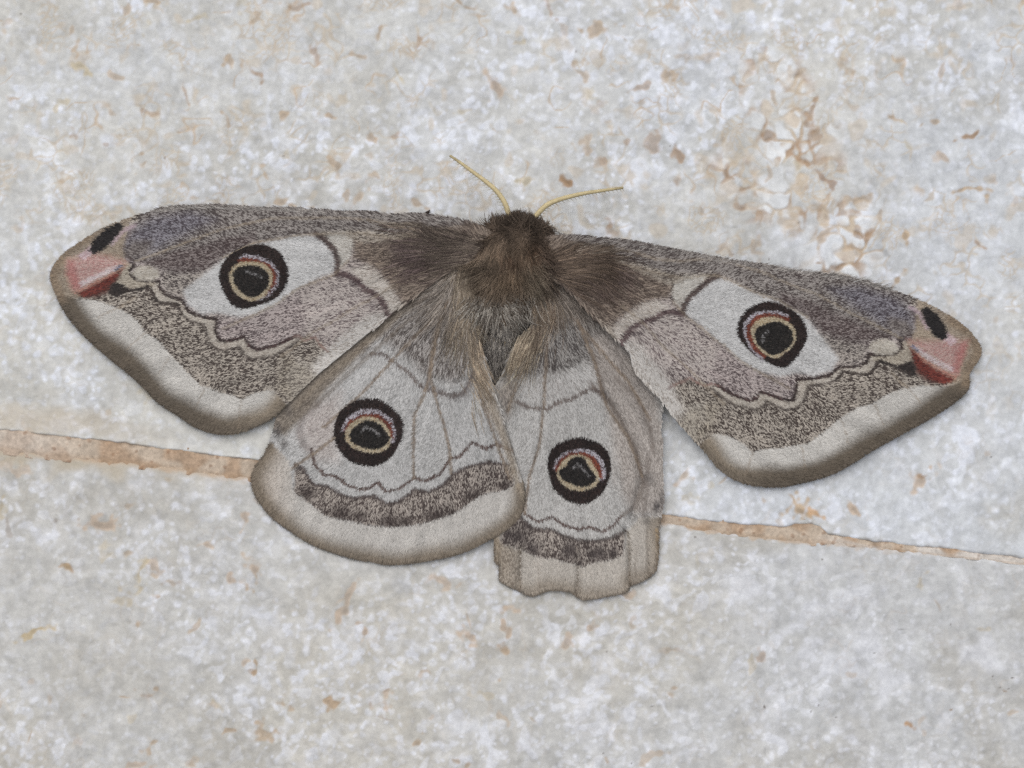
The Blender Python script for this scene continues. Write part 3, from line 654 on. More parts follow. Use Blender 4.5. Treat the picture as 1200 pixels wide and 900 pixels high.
ZIG_IN = z1([(375, 330), (410, 345), (437, 352), (415, 390), (430, 420), (480, 438), (550, 440), (558, 478), (585, 505), (660, 525), (690, 580), (760, 605), (822, 615), (815, 670), (832, 712), (870, 715), (950, 698), (972, 738), (1015, 758), (1100, 736), (1190, 692)])
ZIG_END = z2([(180, 695), (205, 690), (230, 715), (285, 700), (300, 732), (345, 770)])
ZIG_OUT = z1([(500, 462), (515, 480), (528, 515), (550, 540), (640, 545), (660, 595), (700, 625), (765, 640), (780, 700), (802, 745), (860, 765), (925, 742), (945, 778), (985, 802), (1080, 790), (1150, 750), (1200, 720)])
MARGIN_IN = [(97, 350), (120, 353), (147, 364), (162, 375), (172, 389), (187, 399), (199, 413), (215, 430), (235, 450), (250, 455), (262, 460), (275, 463), (285, 469), (293, 463), (303, 459), (313, 457), (322, 457), (328, 464), (336, 473)]
fz1 = Noise(4, seed=41); fz2 = Noise(12, seed=42); fz3 = Noise(30, False, seed=43)

def paint_fore(C, d_edge, eye, P):
    """C: canonical (left wing) coordinates, d_edge: distance to this wing's own outline"""
    p = Paint(C, (204, 193, 179), (84, 71, 65), .49)
    n2 = fz2(P)
    # median field, rosy grey
    med = ZIG_IN + [(345, 394), (372, 395), (387, 412), (450, 380), (480, 340), (416, 290), (300, 250), (140, 262), (145, 300)]
    p.poly(med, (208, 196, 190), (106, 92, 94), .36, 1.5)
    p.poly(z1([(830, 620), (1000, 600), (1200, 480), (1250, 640), (1150, 730), (1020, 755), (970, 700), (830, 712)]), (206, 192, 190), (108, 92, 94), .36, 6, .8)
    p.poly(z2([(300, 470), (420, 430), (560, 520), (560, 620), (440, 700), (280, 690), (220, 590)]), (216, 205, 199), (128, 110, 112), .26, 10, .8)
    # pale strip along the hind edge
    p.poly([(455, 365), (436, 368), (405, 390), (385, 408), (366, 428), (350, 420), (335, 440), (345, 462), (400, 422), (462, 368)], (228, 224, 219), (186, 176, 166), .16, 5, .95)
    p.poly(z3([(740, 130), (850, 180), (900, 260), (800, 330), (760, 360), (700, 300), (720, 200)]), (196, 184, 164), (104, 92, 82), .42, 8, .8)
    # double zigzag line
    zin = np.asarray(ZIG_IN, float); zo = np.asarray(ZIG_OUT, float)
    p.poly(list(map(tuple, zin[5:])) + list(map(tuple, zo[::-1])), (210, 201, 188), (186, 174, 160), .3, 1.4, .95)
    p.poly(z1([(340, 450), (385, 370), (410, 345), (425, 400), (490, 445), (545, 445), (520, 470), (420, 470)]), (200, 189, 170), (172, 159, 140), .3, 1.6, .9)
    p.line(ZIG_IN, 2.0, (84, 66, 62), (58, 46, 44), .55, .9, 1.0)
    p.line(ZIG_IN[15:], 1.3, (120, 84, 84), (84, 60, 62), .5, .9, .5)
    p.line(ZIG_END, 1.4, (138, 100, 96), (176, 150, 140), .4, 1.0, .75)
    p.line(ZIG_OUT, 1.6, (92, 78, 72), (66, 55, 51), .5, 1.0, .75)
    p.line(ZIG_OUT[:6], 1.9, (80, 66, 60), (58, 48, 44), .5, 1.0, .8)
    p.poly(z1([(420, 402), (450, 372), (500, 358), (545, 372), (556, 415), (520, 438), (450, 432)]), (212, 205, 192), (190, 180, 164), .25, 2.2)
    p.poly(z1([(570, 400), (660, 395), (780, 390), (800, 420), (700, 470), (650, 510), (590, 500), (560, 450)]), (196, 186, 176), (92, 82, 80), .45, 4, .9)
    # costal band
    costa = [(150, 306), (148, 296), (158, 270), (170, 235), (300, 225), (560, 240), (560, 268), (525, 267), (480, 271), (440, 270), (408, 270), (375, 272), (350, 275), (320, 281), (300, 285), (262, 303), (240, 318), (210, 322), (185, 314), (165, 306)]
    p.poly(costa, (176, 168, 163), (90, 78, 76), .48, 2.2)
    p.poly(z1([(360, 310), (380, 260), (440, 190), (520, 140), (700, 110), (820, 150), (640, 240), (500, 310), (420, 340)]), (156, 153, 166), (86, 77, 88), .5, 9, .9)
    p.poly(z1([(360, 310), (430, 250), (520, 250), (500, 310), (420, 340)]), (150, 138, 126), (100, 88, 82), .5, 6, .7)
    p.poly(z1([(460, 350), (620, 300), (860, 240), (1000, 215), (1000, 255), (850, 325), (760, 385), (640, 400), (560, 378)]), (152, 138, 136), (86, 68, 68), .58, 6, .9)
    p.line([(148, 300), (160, 306), (145, 296)], 1.2, (90, 76, 74), None, 0, 1)
    p.line(z1([(430, 185), (375, 270), (365, 310)]), 1.8, (96, 80, 84), (120, 104, 110), .4, 1.6, .8)
    # white discal patch and its small neighbours
    p.poly([(270, 298), (250, 314), (232, 328), (216, 341), (221, 357), (238, 368), (258, 366), (280, 371), (300, 367), (325, 356), (350, 338), (376, 325), (394, 319), (395, 303), (385, 287), (372, 276), (350, 276), (325, 281), (300, 286)], (224, 225, 226), (196, 196, 196), .25, 3.2)
    p.poly(z2([(335, 215), (430, 206), (468, 260), (452, 330), (405, 370)]), (220, 216, 208), (190, 184, 174), .25, 1.8)
    p.poly(z2([(455, 385), (530, 358), (605, 400), (655, 470), (690, 535), (640, 600), (610, 540), (520, 450)]), (222, 214, 205), (190, 178, 166), .25, 2.6)
    cres = z2([(285, 215), (330, 245), (375, 290), (393, 345), (385, 395)])
    p.line(cres, 3.2, (104, 84, 78), (74, 58, 56), .5, 1.6, .95)
    cres2 = z2([(385, 400), (440, 408), (490, 435), (520, 470), (580, 502), (615, 540), (628, 590)])
    p.line(cres2, 3.6, (122, 98, 98), (86, 64, 68), .5, 1.8, .95)
    # base: brown with a pale streak behind the costa
    p.poly(z2([(470, 255), (560, 232), (700, 215), (1220, 150), (1220, 360), (700, 530), (655, 470), (600, 395), (530, 355), (470, 330)]), (172, 154, 138), (104, 88, 78), .5, 5)
    p.mix(np.exp(-(((C[:, 0] - 505) / 38) ** 2 + ((C[:, 1] - 300) / 26) ** 2)) * .85, (128, 111, 99), (92, 77, 70), .5)
    p.poly(z2([(660, 260), (800, 230), (860, 300), (760, 350), (660, 330)]), (124, 104, 102), (92, 74, 74), .5, 10, .8)
    p.line(z2([(430, 225), (520, 250), (620, 235), (760, 222), (900, 200)]), 2.2, (196, 186, 172), (150, 136, 120), .3, 2, .8)
    p.line(z2([(560, 270), (640, 245), (780, 235)]), 1.5, (100, 86, 78), None, None, 1.5, .6)
    # veins tinted straw
    for v in LF_VEINS: p.line(v, 1.2, (182, 166, 144), (158, 140, 118), .3, 1.4, .6)
    # cream border with smoky rim
    mar = MARGIN_IN + [(345, 480), (345, 540), (200, 540), (20, 420), (20, 330)]
    sm = sdf(C, mar); m = smooth(1.3, -1.3, sm)
    rim = smooth(31, 13, d_edge + 1.5 * n2 + 3 * smooth(210, 330, C[:, 0]))
    light = smooth(240, 325, C[:, 0])
    cr = lin((230, 227, 221)) * (1 - rim[:, None]) + (lin((122, 109, 92)) * (1 - light[:, None]) + lin((172, 156, 134)) * light[:, None]) * rim[:, None]
    p.mix(m, cr, cr * .86, .3)
    edge = smooth(3.2, .6, d_edge) * smooth(3, -3, sm)
    p.mix(smooth(13, 2, d_edge + n2) * m * .45, (104, 91, 75), (88, 76, 62), .4)
    p.mix(edge * .12, (118, 104, 88), (104, 90, 76), .4)
    for v in ([(116, 372), (147, 356)], [(150, 408), (170, 390)], [(186, 440), (200, 418)], [(230, 478), (240, 455)], [(280, 500), (284, 470)]):
        p.line(v, .7, (172, 152, 128), None, None, 1.0, .5)
    # apex: tan, rose, red, black
    p.poly([(156, 252), (150, 272), (146, 292), (147, 304), (152, 310), (142, 318), (128, 335), (92, 349), (55, 345), (40, 320), (80, 270), (120, 255)], (184, 168, 148), (158, 140, 120), .38, 2.6)
    rimt = smooth(13, 4, d_edge) * smooth(4, -4, sdf(C, [(130, 240), (40, 280), (40, 360), (96, 352), (84, 330), (80, 300), (110, 280)]))
    p.mix(rimt * .75, (160, 138, 112), (146, 124, 100), .3)
    p.poly(z1([(120, 340), (180, 320), (240, 305), (300, 320), (400, 345), (385, 365), (330, 390), (190, 480), (150, 475), (122, 400)]), (206, 178, 172), (190, 148, 144), .4, 7)
    p.poly(z1([(125, 340), (155, 345), (165, 400), (185, 465), (150, 480), (118, 400)]), (198, 142, 138), (182, 122, 118), .4, 5, .85)
    p.poly(z1([(170, 320), (230, 270), (240, 308), (200, 340)]), (228, 208, 214), (206, 178, 184), .3, 2, .9)
    p.line(z1([(185, 450), (270, 410), (350, 375)]), 2.6, (234, 222, 224), (214, 190, 194), .3, 1.8, .9)
    p.poly(z1([(165, 495), (250, 450), (330, 405), (385, 378), (350, 432), (312, 478), (255, 506), (200, 516)]), (132, 66, 57), (100, 46, 41), .4, 2.4)
    p.poly(z1([(240, 505), (330, 440), (380, 385), (352, 440), (315, 495), (250, 522)]), (104, 58, 50), (76, 42, 38), .4, 3, .7)
    p.line(z1([(160, 490), (260, 440), (340, 400)]), .9, (206, 150, 136), None, None, .8, .8)
    p.line(z1([(345, 385), (372, 368)]), 1.6, (86, 88, 110), (160, 160, 190), .3, 1.2, .9)
    p.poly(z1([(310, 495), (330, 448), (355, 440), (420, 474), (500, 458), (512, 470), (470, 482), (400, 490), (350, 512)]), (52, 44, 42), (74, 62, 58), .3, 1.4)
    p.line(z1([(440, 178), (385, 200), (330, 265)]), 2.2, (206, 186, 196), (186, 164, 172), .3, 1.6, .8)
    p.poly(z1([(222, 292), (240, 248), (300, 192), (365, 162), (388, 178), (345, 240), (292, 292), (240, 312)]), (34, 30, 32), (50, 44, 44), .3, 1.3)
    return p

def paint_lh(P, d_edge):
    p = Paint(P, (217, 217, 217), (185, 185, 184), .33); n2 = fz2(P + 40)
    # grey basal area, white band, dark cross line
    base_line = z2([(500, 775), (540, 770), (600, 765), (640, 800), (700, 840), (750, 885)]) + z4([(690, 10), (720, 40), (760, 52), (830, 70), (880, 60), (905, 10)]) + [(556, 430)]
    p.poly([(425, 418)] + [(x, y - 16) for x, y in base_line] + [(590, 400), (570, 300), (500, 310)], (194, 188, 184), (106, 97, 93), .5, 9)
    p.poly([(520, 380), (500, 350), (540, 310), (580, 310), (575, 400), (550, 390)], (174, 162, 151), (122, 110, 100), .5, 12, .8)
    p.line(base_line[1:], 2.1, (110, 93, 88), (138, 122, 114), .4, 1.5, .9)
    p.line(z4([(740, 20), (780, 50), (840, 75), (890, 60), (920, 0)]), 4, (140, 130, 128), (110, 100, 100), .5, 4, .6)
    # rosy pale field towards the tip
    p.poly(z4([(250, 130), (400, 60), (390, 330), (300, 330), (240, 230)]), (214, 203, 197), (186, 172, 168), .3, 12, .8)
    p.line(z4([(310, 110), (255, 150), (238, 215), (255, 265), (285, 290)]), 3.5, (150, 140, 138), (178, 166, 160), .5, 4, .7)
    # brown front strip beneath the forewing edge, its shade mixed into the brown
    strip = z2([(1000, 380), (840, 455), (700, 570), (560, 705), (430, 850)]) + [(385, 455), (358, 486), (335, 510), (315, 500), (340, 460), (420, 395), (470, 350), (520, 310)]
    p.poly(strip, (164, 149, 131), (126, 112, 97), .45, 5, .92)
    p.line([(525, 325), (462, 375), (420, 410), (375, 448), (345, 478)], 3, (176, 160, 138), (140, 124, 106), .3, 3, .6)
    p.line([(500, 358), (455, 395), (415, 432), (370, 476)], 2.0, (130, 116, 102), None, None, 2.5, .6)
    # scalloped hair line
    sc1 = z4([(285, 285), (300, 345), (338, 385), (378, 388), (420, 420), (470, 442), (515, 435), (545, 412), (572, 448), (630, 436), (685, 396), (730, 407), (790, 380), (825, 320), (862, 312), (910, 256), (965, 282), (1010, 262), (1060, 288), (1095, 300)])
    p.line(sc1, 1.7, (98, 79, 74), (136, 116, 110), .4, .9, 1.0)
    # dark band
    up = z4([(225, 345), (255, 360), (272, 392), (300, 425), (350, 430), (400, 462), (450, 476), (530, 466), (572, 496), (620, 490), (690, 440), (740, 452), (800, 422), (840, 380), (900, 350), (980, 333), (1045, 345), (1075, 370)])
    lo = z4([(1070, 425), (1040, 445), (970, 458), (920, 480), (880, 512), (840, 538), (780, 557), (700, 582), (590, 590), (500, 582), (420, 562), (340, 548), (270, 492), (218, 455)])
    p.poly(up + lo, (200, 188, 177), (94, 80, 76), .5, 2.0)
    p.line(up, 2.0, (104, 88, 84), (78, 64, 62), .5, 1.6, .9)
    for (x, y), r in [((270, 455), 38), ((395, 535), 42), ((470, 545), 30), ((590, 568), 42), ((650, 565), 26), ((770, 548), 44), ((835, 530), 22), ((915, 468), 36), ((1040, 425), 26)]:
        (cx, cy), = z4([(x, y)]); g = np.exp(-(((P[:, 0] - cx) / (r * .3)) ** 2 + ((P[:, 1] - cy) / (r * .22)) ** 2)) * (sdf(P, up + lo) < 1)
        p.mix(np.clip(g * 1.0, 0, .92), (98, 84, 80), (70, 58, 55), .6)
    # cream border
    sm = sdf(P, lo[::-1] + z4([(1130, 400), (1180, 560), (900, 800), (400, 800), (0, 600), (20, 330), (120, 250), (200, 330)]))
    m = smooth(1.5, -1.5, sm); tanl = smooth(360, 310, P[:, 0])
    cr0 = lin((226, 222, 216)) * (1 - .6 * tanl[:, None]) + lin((214, 197, 180)) * .6 * tanl[:, None]
    rim = smooth(24, 3, d_edge + n2) * .9
    cr = cr0 * (1 - rim[:, None]) + lin((148, 131, 108)) * rim[:, None]
    p.mix(m, cr, cr * .85, .3)
    # grey speckled front corner
    for (x, y), a, b, k in [((155, 215), 16, 26, 1.), ((180, 265), 14, 18, .8), ((235, 360), 18, 14, .6), ((200, 130), 20, 30, .5)]:
        (cx, cy), = z4([(x, y)]); p.mix(k * np.exp(-(((P[:, 0] - cx) / (a * .3)) ** 2 + ((P[:, 1] - cy) / (b * .3)) ** 2)), (120, 112, 108), (80, 74, 74), .5)
    p.mix(smooth(9, 1, d_edge + n2) * m * .35, (122, 107, 88), (104, 90, 74), .4)
    p.mix(smooth(2.2, .5, d_edge) * m * .3, (112, 98, 82), (98, 84, 70), .4)
    # straw inner edge and veins
    p.poly([(549, 350), (560, 400), (572, 440), (592, 500), (607, 548), (615, 585), (604, 570), (588, 520), (570, 475), (556, 430), (545, 380)], (200, 184, 162), (162, 144, 122), .4, 4, .8)
    for v in LH_VEINS: p.line(v, 1.7, (166, 146, 124), (132, 113, 96), .45, 1.5, .85)
    return p

def paint_rh(P, d_edge):
    p = Paint(P, (216, 215, 213), (185, 183, 180), .33); n2 = fz2(P + 90)
    p.poly(z6([(300, 400), (340, 380), (500, 400), (640, 340), (720, 380), (900, 400), (860, 250), (600, 0), (400, 0), (380, 200), (250, 420)]), (176, 172, 168), (94, 87, 85), .54, 10)
    p.poly(z6([(380, 0), (640, 0), (760, 180), (600, 120), (420, 200), (330, 300)]), (172, 160, 149), (122, 110, 100), .5, 14, .8)
    p.poly(z6([(350, 420), (460, 400), (560, 380), (690, 340), (720, 440), (560, 500), (470, 530), (350, 500)]), (214, 212, 210), (178, 172, 168), .3, 8, .7)
    # right third: dull fawn, shade of its folds painted as dark streaks
    p.poly(z6([(700, 360), (760, 540), (790, 700), (800, 900)]) + z7([(640, 120), (670, 300), (720, 400), (900, 420), (900, 0)]) + z6([(1010, 600), (1000, 500), (880, 300), (760, 180), (680, 200)]), (206, 196, 188), (168, 157, 149), .4, 9, .9)
    p.poly(z6([(740, 250), (860, 320), (960, 520), (1000, 700), (900, 700), (800, 460)]), (196, 187, 180), (158, 149, 143), .42, 14, .7)
    for v, k in ((z6([(690, 440), (770, 510), (830, 610), (900, 750), (935, 900)]), .7), (z6([(800, 400), (900, 500), (960, 640), (985, 760)]), .45), (z6([(620, 120), (700, 330), (760, 520)]), .6), (z7([(800, 130), (790, 300), (770, 420)]), .4)):
        p.line(v, 2.4, (116, 102, 93), (138, 122, 111), .4, 2.4, min(1, k * 1.25))
    bl = z6([(335, 515), (400, 540), (480, 552), (530, 520), (590, 502), (680, 455), (735, 470)])
    p.line(bl, 2.1, (112, 96, 90), (140, 124, 116), .4, 1.6, .9)
    p.poly(z6([(240, 460), (300, 400), (340, 440), (330, 540), (300, 600), (260, 520)]), (170, 156, 142), (120, 108, 100), .5, 7, .8)
    sc = z7([(205, 385), (225, 405), (280, 442), (345, 416), (400, 455), (470, 477), (520, 464), (590, 486), (638, 455), (670, 412)])
    p.line(sc, 1.7, (98, 79, 74), (136, 116, 110), .4, .9, 1.0)
    p.line(z7([(670, 412), (730, 375), (762, 310), (785, 240)]), 2.6, (142, 130, 122), (160, 146, 136), .5, 2.4, .7)
    up = z7([(195, 400), (205, 425), (260, 470), (340, 476), (400, 506), (470, 528), (560, 530), (620, 518), (690, 485)])
    lo = z7([(680, 600), (640, 617), (560, 632), (482, 656), (380, 622), (290, 612), (200, 572), (100, 542), (115, 490)])
    p.poly(up + lo, (198, 186, 175), (94, 80, 76), .5, 2.0)
    p.line(up, 2.0, (104, 88, 84), (78, 66, 63), .5, 1.6, .85)
    for (x, y), a, b in [((180, 510), 60, 40), ((260, 570), 36, 34), ((430, 575), 40, 50), ((480, 640), 16, 20), ((560, 590), 50, 36), ((635, 590), 18, 30), ((230, 460), 30, 20)]:
        (cx, cy), = z7([(x, y)]); g = np.exp(-(((P[:, 0] - cx) / (a * .25)) ** 2 + ((P[:, 1] - cy) / (b * .25)) ** 2)) * (sdf(P, up + lo) < 1)
        p.mix(np.clip(g, 0, .9), (98, 86, 84), (74, 64, 63), .55)
    sm = sdf(P, lo[::-1] + z7([(700, 480), (760, 420), (900, 420), (900, 900), (40, 900), (40, 500)]))
    m = smooth(1.5, -1.5, sm); rim = smooth(22, 2, d_edge + 2 * n2) * .7
    cr = lin((216, 208, 197)) * (1 - rim[:, None]) + lin((164, 147, 125)) * rim[:, None]
    p.mix(m, cr, cr * .84, .32)
    for v, k in ((z7([(200, 570), (197, 770)]), .9), (z7([(470, 650), (462, 800)]), .6), (z7([(705, 490), (712, 740)]), .6), (z7([(280, 640), (290, 770)]), .25), (z7([(790, 480), (800, 700)]), .35), (z7([(740, 560), (735, 700)]), .3)):
        p.line(v, 1.0, (120, 102, 82), None, None, 1.2, k)  # shade in the pleat creases, painted as thin dark lines
    p.poly(z7([(100, 545), (200, 575), (195, 770), (110, 730)]), (190, 176, 158), (140, 124, 106), .4, 4, .8)
    p.poly(z7([(70, 500), (110, 540), (105, 660), (70, 650)]), (178, 162, 140), (140, 124, 102), .4, 3, .9)
    p.line(z7([(835, 480), (845, 620), (838, 660)]), 1.8, (170, 146, 112), None, None, 2, .8)
    for (x, y), a, b, k in [((838, 372), 20, 28, 1.), ((800, 240), 34, 30, .45), ((790, 440), 30, 22, .4), ((860, 330), 10, 30, .7)]:
        (cx, cy), = z7([(x, y)]); p.mix(k * np.exp(-(((P[:, 0] - cx) / (a * .25)) ** 2 + ((P[:, 1] - cy) / (b * .25)) ** 2)), (104, 98, 98), (72, 68, 70), .5)
    p.mix(smooth(2.2, .5, d_edge) * m * .6, (112, 97, 80), (96, 82, 66), .4)
    for v in RH_VEINS[:4]: p.line(v, 1.7, (166, 146, 124), (132, 113, 96), .45, 1.5, .85)
    return p

def paint(which, P, d_edge):
    if which == 'LF': p = paint_fore(P, d_edge, None, P); paint_eye(p, LF_EYE, z1([(960, 392), (985, 400), (1012, 412), (1030, 420)]))
    elif which == 'RF':
        p = paint_fore(rf2lf(P), d_edge, None, P)
        # the left wing's eyespot is overwritten by this wing's own
        p.P = P; paint_eye(p, RF_EYE, zr([(92, 400), (96, 370), (115, 352)]))
    elif which == 'LH': p = paint_lh(P, d_edge); paint_eye(p, LH_EYE, z4([(480, 215), (500, 200), (530, 212), (550, 232)]))
    else: p = paint_rh(P, d_edge); paint_eye(p, RH_EYE, z7([(450, 190), (470, 172), (500, 205), (520, 230)]))
    return p

EYE = dict(LF=LF_EYE, RF=RF_EYE, LH=LH_EYE, RH=RH_EYE)
OUT = dict(LF=LF_OUT, RF=RF_OUT, LH=LH_OUT, RH=RH_OUT)
VEINS = dict(LF=LF_VEINS, RF=RF_VEINS, LH=LH_VEINS, RH=RH_VEINS)
ROOT = dict(LF=(585, 300), RF=(620, 305), LH=(560, 300), RH=(628, 295))
SCALE_GAIN = .765
def tone(c, sat, gain):
    l = (c @ np.array([.2126, .7152, .0722]))[:, None]; return (l + (c - l) * sat) * gain

def make_wing(which, name, parent, label):
    out = OUT[which]; rng = np.random.default_rng({'LF': 1, 'RF': 2, 'LH': 3, 'RH': 4}[which])
    lo, hi = out.min(0), out.max(0)
    # membrane
    st_ = 4.0; gx, gy = np.meshgrid(np.arange(lo[0], hi[0], st_), np.arange(lo[1], hi[1], st_))
    gx = gx + (np.arange(gx.shape[0])[:, None] % 2) * st_ / 2
    G = np.stack([gx.ravel(), gy.ravel()], -1); G = G[sdf(G, out) < -2.2]
    n = len(out); pts = [Vector(p) for p in np.concatenate([out, G])]
    vs, es, fs, _, _, _ = delaunay_2d_cdt(pts, [(i, (i + 1) % n) for i in range(n)], [], 1, 1e-6)
    P = np.array([(v.x, v.y) for v in vs]); T = np.array([f for f in fs if len(f) == 3], int)
    a, b, c = P[T[:, 0]], P[T[:, 1]], P[T[:, 2]]
    T = T[sdf((a + b + c) / 3, out) < 0]
    a, b, c = P[T[:, 0]], P[T[:, 1]], P[T[:, 2]]
    area = (b[:, 0] - a[:, 0]) * (c[:, 1] - a[:, 1]) - (b[:, 1] - a[:, 1]) * (c[:, 0] - a[:, 0])
    T[area > 0] = T[area > 0][:, ::-1]              # photo y runs downwards: make the faces look up
    z = wing_z(which, P); top = unproject(P[:, 0], P[:, 1], z); bot = top.copy(); bot[:, 2] -= 7e-5
    pa = paint(which, P, np.maximum(-sdf(P, out), 0)); mc = pa.A * (1 - pa.f[:, None]) + pa.B * pa.f[:, None]
    E = np.concatenate([T[:, [0, 1]], T[:, [1, 2]], T[:, [2, 0]]])
    key = {tuple(e) for e in map(tuple, E)}
    be = np.array([e for e in key if (e[1], e[0]) not in key]); m = len(P)
    side = np.concatenate([np.stack([be[:, 1], be[:, 0], be[:, 0] + m], -1), np.stack([be[:, 1], be[:, 0] + m, be[:, 1] + m], -1)])
    F = np.concatenate([T, T[:, ::-1] + m, side])
    wing = mesh_np(name, np.concatenate([top, bot]), F, M_MEMB, parent, np.concatenate([tone(mc, .74, 1.0), tone(mc, .74, .8)]), label=label)
    # scales: rows of little blades lying over one another like tiles
    A = float(-(np.sum(out[:, 0] * np.roll(out[:, 1], -1) - np.roll(out[:, 0], -1) * out[:, 1])) / 2); A = abs(A)
    N = int(A * 1.15)
    C = np.stack([rng.uniform(lo[0], hi[0], N * 3), rng.uniform(lo[1], hi[1], N * 3)], -1)
    sd = sdf(C, out); keep = sd < -.2; C, sd = C[keep][:N], sd[keep][:N]; N = len(C)
    d = C - np.array(ROOT[which]); R = np.linalg.norm(d, axis=1); d /= R[:, None]
    ang = rng.normal(0, .20, N) + .18 * fz2(C) + .12 * fz3(C)
    cs, sn = np.cos(ang), np.sin(ang); d = np.stack([d[:, 0] * cs - d[:, 1] * sn, d[:, 0] * sn + d[:, 1] * cs], -1)
    L = rng.uniform(3.8, 6.8, N); W = rng.uniform(.55, .98, N)
    near = smooth(230, 90, R); L = L * (1 + 1.3 * near); W = W * (1 - .25 * near)
    E0 = sdf(C, EYE[which]['outer']); L = np.where(E0 < 1, L * .6, L); W = np.where(E0 < 1, W * .95, W)
    rimf = smooth(9, 0, -sd); 
    tip = C + d * L[:, None]
    over = sdf(tip, out); back = over > 3.2; L = np.where(back, np.maximum(L - (over - 2.5), 1.5), L); tip = C + d * L[:, None]
    mid = C + d * (L * .55)[:, None]; sp = C + d * (L * .4)[:, None] + rng.normal(0, .5, (N, 2))
    pa = paint(which, sp, np.maximum(-sdf(sp, out), 0))
    dd = (C - np.array(ROOT[which])); th_ = np.arctan2(dd[:, 1], dd[:, 0]) * 260; streak = fz1(np.stack([th_ * 1.6, R * .18], -1))
    patchy = np.clip(pa.f + .06 * fz1(C) + .04 * fz2(C + 11), 0, 1) * (pa.f > .02)
    dark = rng.random(N) < patchy
    colr = np.where(dark[:, None], pa.B, pa.A) * (1 + .055 * rng.standard_normal(N) + .05 * streak)[:, None]
    colr = np.array([1.0, .985, .965]) * tone(colr, (.78 + .26 * smooth(.07, .14, colr[:, 0] - colr[:, 1]))[:, None], SCALE_GAIN)
    colr = np.clip(colr, .004, .9)
    lift = rng.uniform(.02, .055, N) * (1 + .8 * near)
    z0 = wing_z(which, C); z2_ = wing_z(which, np.where((over > 0)[:, None], C, tip))
    z0 = z0 + .008; zt = z2_ + lift; zm = (z0 * .45 + zt * .55) + .012
    perp = np.stack([-d[:, 1], d[:, 0]], -1) * W[:, None]
    roll = rng.normal(0, .012, N)
    V = np.stack([unproject(*(C + perp * .6).T, z0), unproject(*(C - perp * .6).T, z0), unproject(*(mid - perp).T, zm - roll), unproject(*(tip - perp * .35).T, zt - roll),
                  unproject(*(tip + perp * .35).T, zt + roll), unproject(*(mid + perp).T, zm + roll)], 1)
    Fq = np.array([[0, 1, 2, 5], [5, 2, 3, 4]])
    sel = E0 < 0
    for s_, nm, mat, kd in ((~sel, 'scales', M_SCALE, 'stuff'), (sel, 'eyespot', M_EYE, None)):
        v = V[s_].reshape(-1, 3); k = s_.sum()
        F = (np.arange(k)[:, None, None] * 6 + Fq[None]).reshape(-1, 4)
        mesh_np(nm, v, F, mat, wing, np.repeat(colr[s_], 6, 0), smooth_shade=False, kind=kd)
    # veins
    for v in VEINS[which]:
        c = catmull(v, 4, False); zz = wing_z(which, c) - .004
        keep = sdf(c, out) < -2
        if keep.sum() < 4: continue
        c, zz = c[keep], zz[keep]; path = unproject(c[:, 0], c[:, 1], zz)
        Vv, Fv = tube(path, np.linspace(.75, .45, len(c)) * S, 6)
        mesh_np('vein', Vv, Fv, M_MEMB, wing, np.tile(lin((158, 144, 126)), (len(Vv), 1)))
    return wing

moth = bpy.data.objects.new('moth', None); COL.objects.link(moth)
moth.location = unproject(600, 330, 0); moth.empty_display_size = .01
bpy.context.view_layer.update()
moth['label'] = 'grey and cream furry moth with four eyespots, wings spread flat on pale stone paving'
moth['category'] = 'moth'
def own(o):       # keep the world position of a part when it hangs on the moth
    o.matrix_parent_inverse = moth.matrix_world.inverted(); return o

own(make_wing('LF', 'forewing', moth, 'forewing with smoothly rounded rose tip'))
own(make_wing('RF', 'forewing', moth, 'forewing with notched rose tip'))
own(make_wing('LH', 'hindwing', moth, 'smooth rounded hindwing lying over the other hindwing'))
own(make_wing('RH', 'hindwing', moth, 'creased hindwing with pleated straight hem'))

# ================================================================== MOTH: body
SP = np.array([  # x, y, centre height mm, half width px, half height mm
    (606, 254, 2.9, 4, .2), (606, 258, 3.0, 24, 1.0), (606, 265, 3.2, 37, 1.7), (604, 280, 3.3, 47, 2.2), (600, 303, 3.3, 47, 2.4), (597, 332, 3.0, 40, 2.2), (590, 366, 2.6, 33, 2.0),
    (584, 395, 2.2, 27, 1.6), (581, 430, 1.9, 24, 1.4), (579, 480, 1.5, 20, 1.1), (578, 525, 1.1, 13, .8), (578, 542, 1.0, 3, .2)], float)
spt = np.linspace(0, len(SP) - 1, 70)
SPI = np.stack([np.interp(spt, np.arange(len(SP)), SP[:, k]) for k in range(5)], -1)
for _ in range(2): SPI[1:-1] = (SPI[:-2] + 2 * SPI[1:-1] + SPI[2:]) / 4
na = 36; th = np.linspace(0, 2 * np.pi, na, endpoint=False)
def body_point(row, a):
    return np.stack([row[..., 0] + row[..., 3] * np.cos(a), row[..., 1] + 0 * a, row[..., 2] + row[..., 4] * np.sin(a)], -1)
BP = body_point(SPI[:, None, :], th[None, :] + 0 * SPI[:, :1])
Vb = unproject(BP[..., 0], BP[..., 1], BP[..., 2]).reshape(-1, 3)
i = np.arange(69)[:, None] * na; k = np.arange(na)[None]; k1 = (k + 1) % na
Fb = np.stack([i + k, i + k1, i + na + k1, i + na + k], -1).reshape(-1, 4)
yb = BP[..., 1].ravel()
ab = smooth(378, 395, yb)[:, None]; seg = (np.abs(((yb - 400) % 21) - 10.5) > 8.6)[:, None] * ab
cb = lin((112, 96, 82)) * (1 - ab) + lin((120, 114, 108)) * ab; cb = cb * (1 - seg) + lin((170, 150, 110)) * seg
body = own(mesh_np('body', Vb, Fb, M_BODY, moth, cb, label='furry brown head and thorax with grey banded abdomen'))

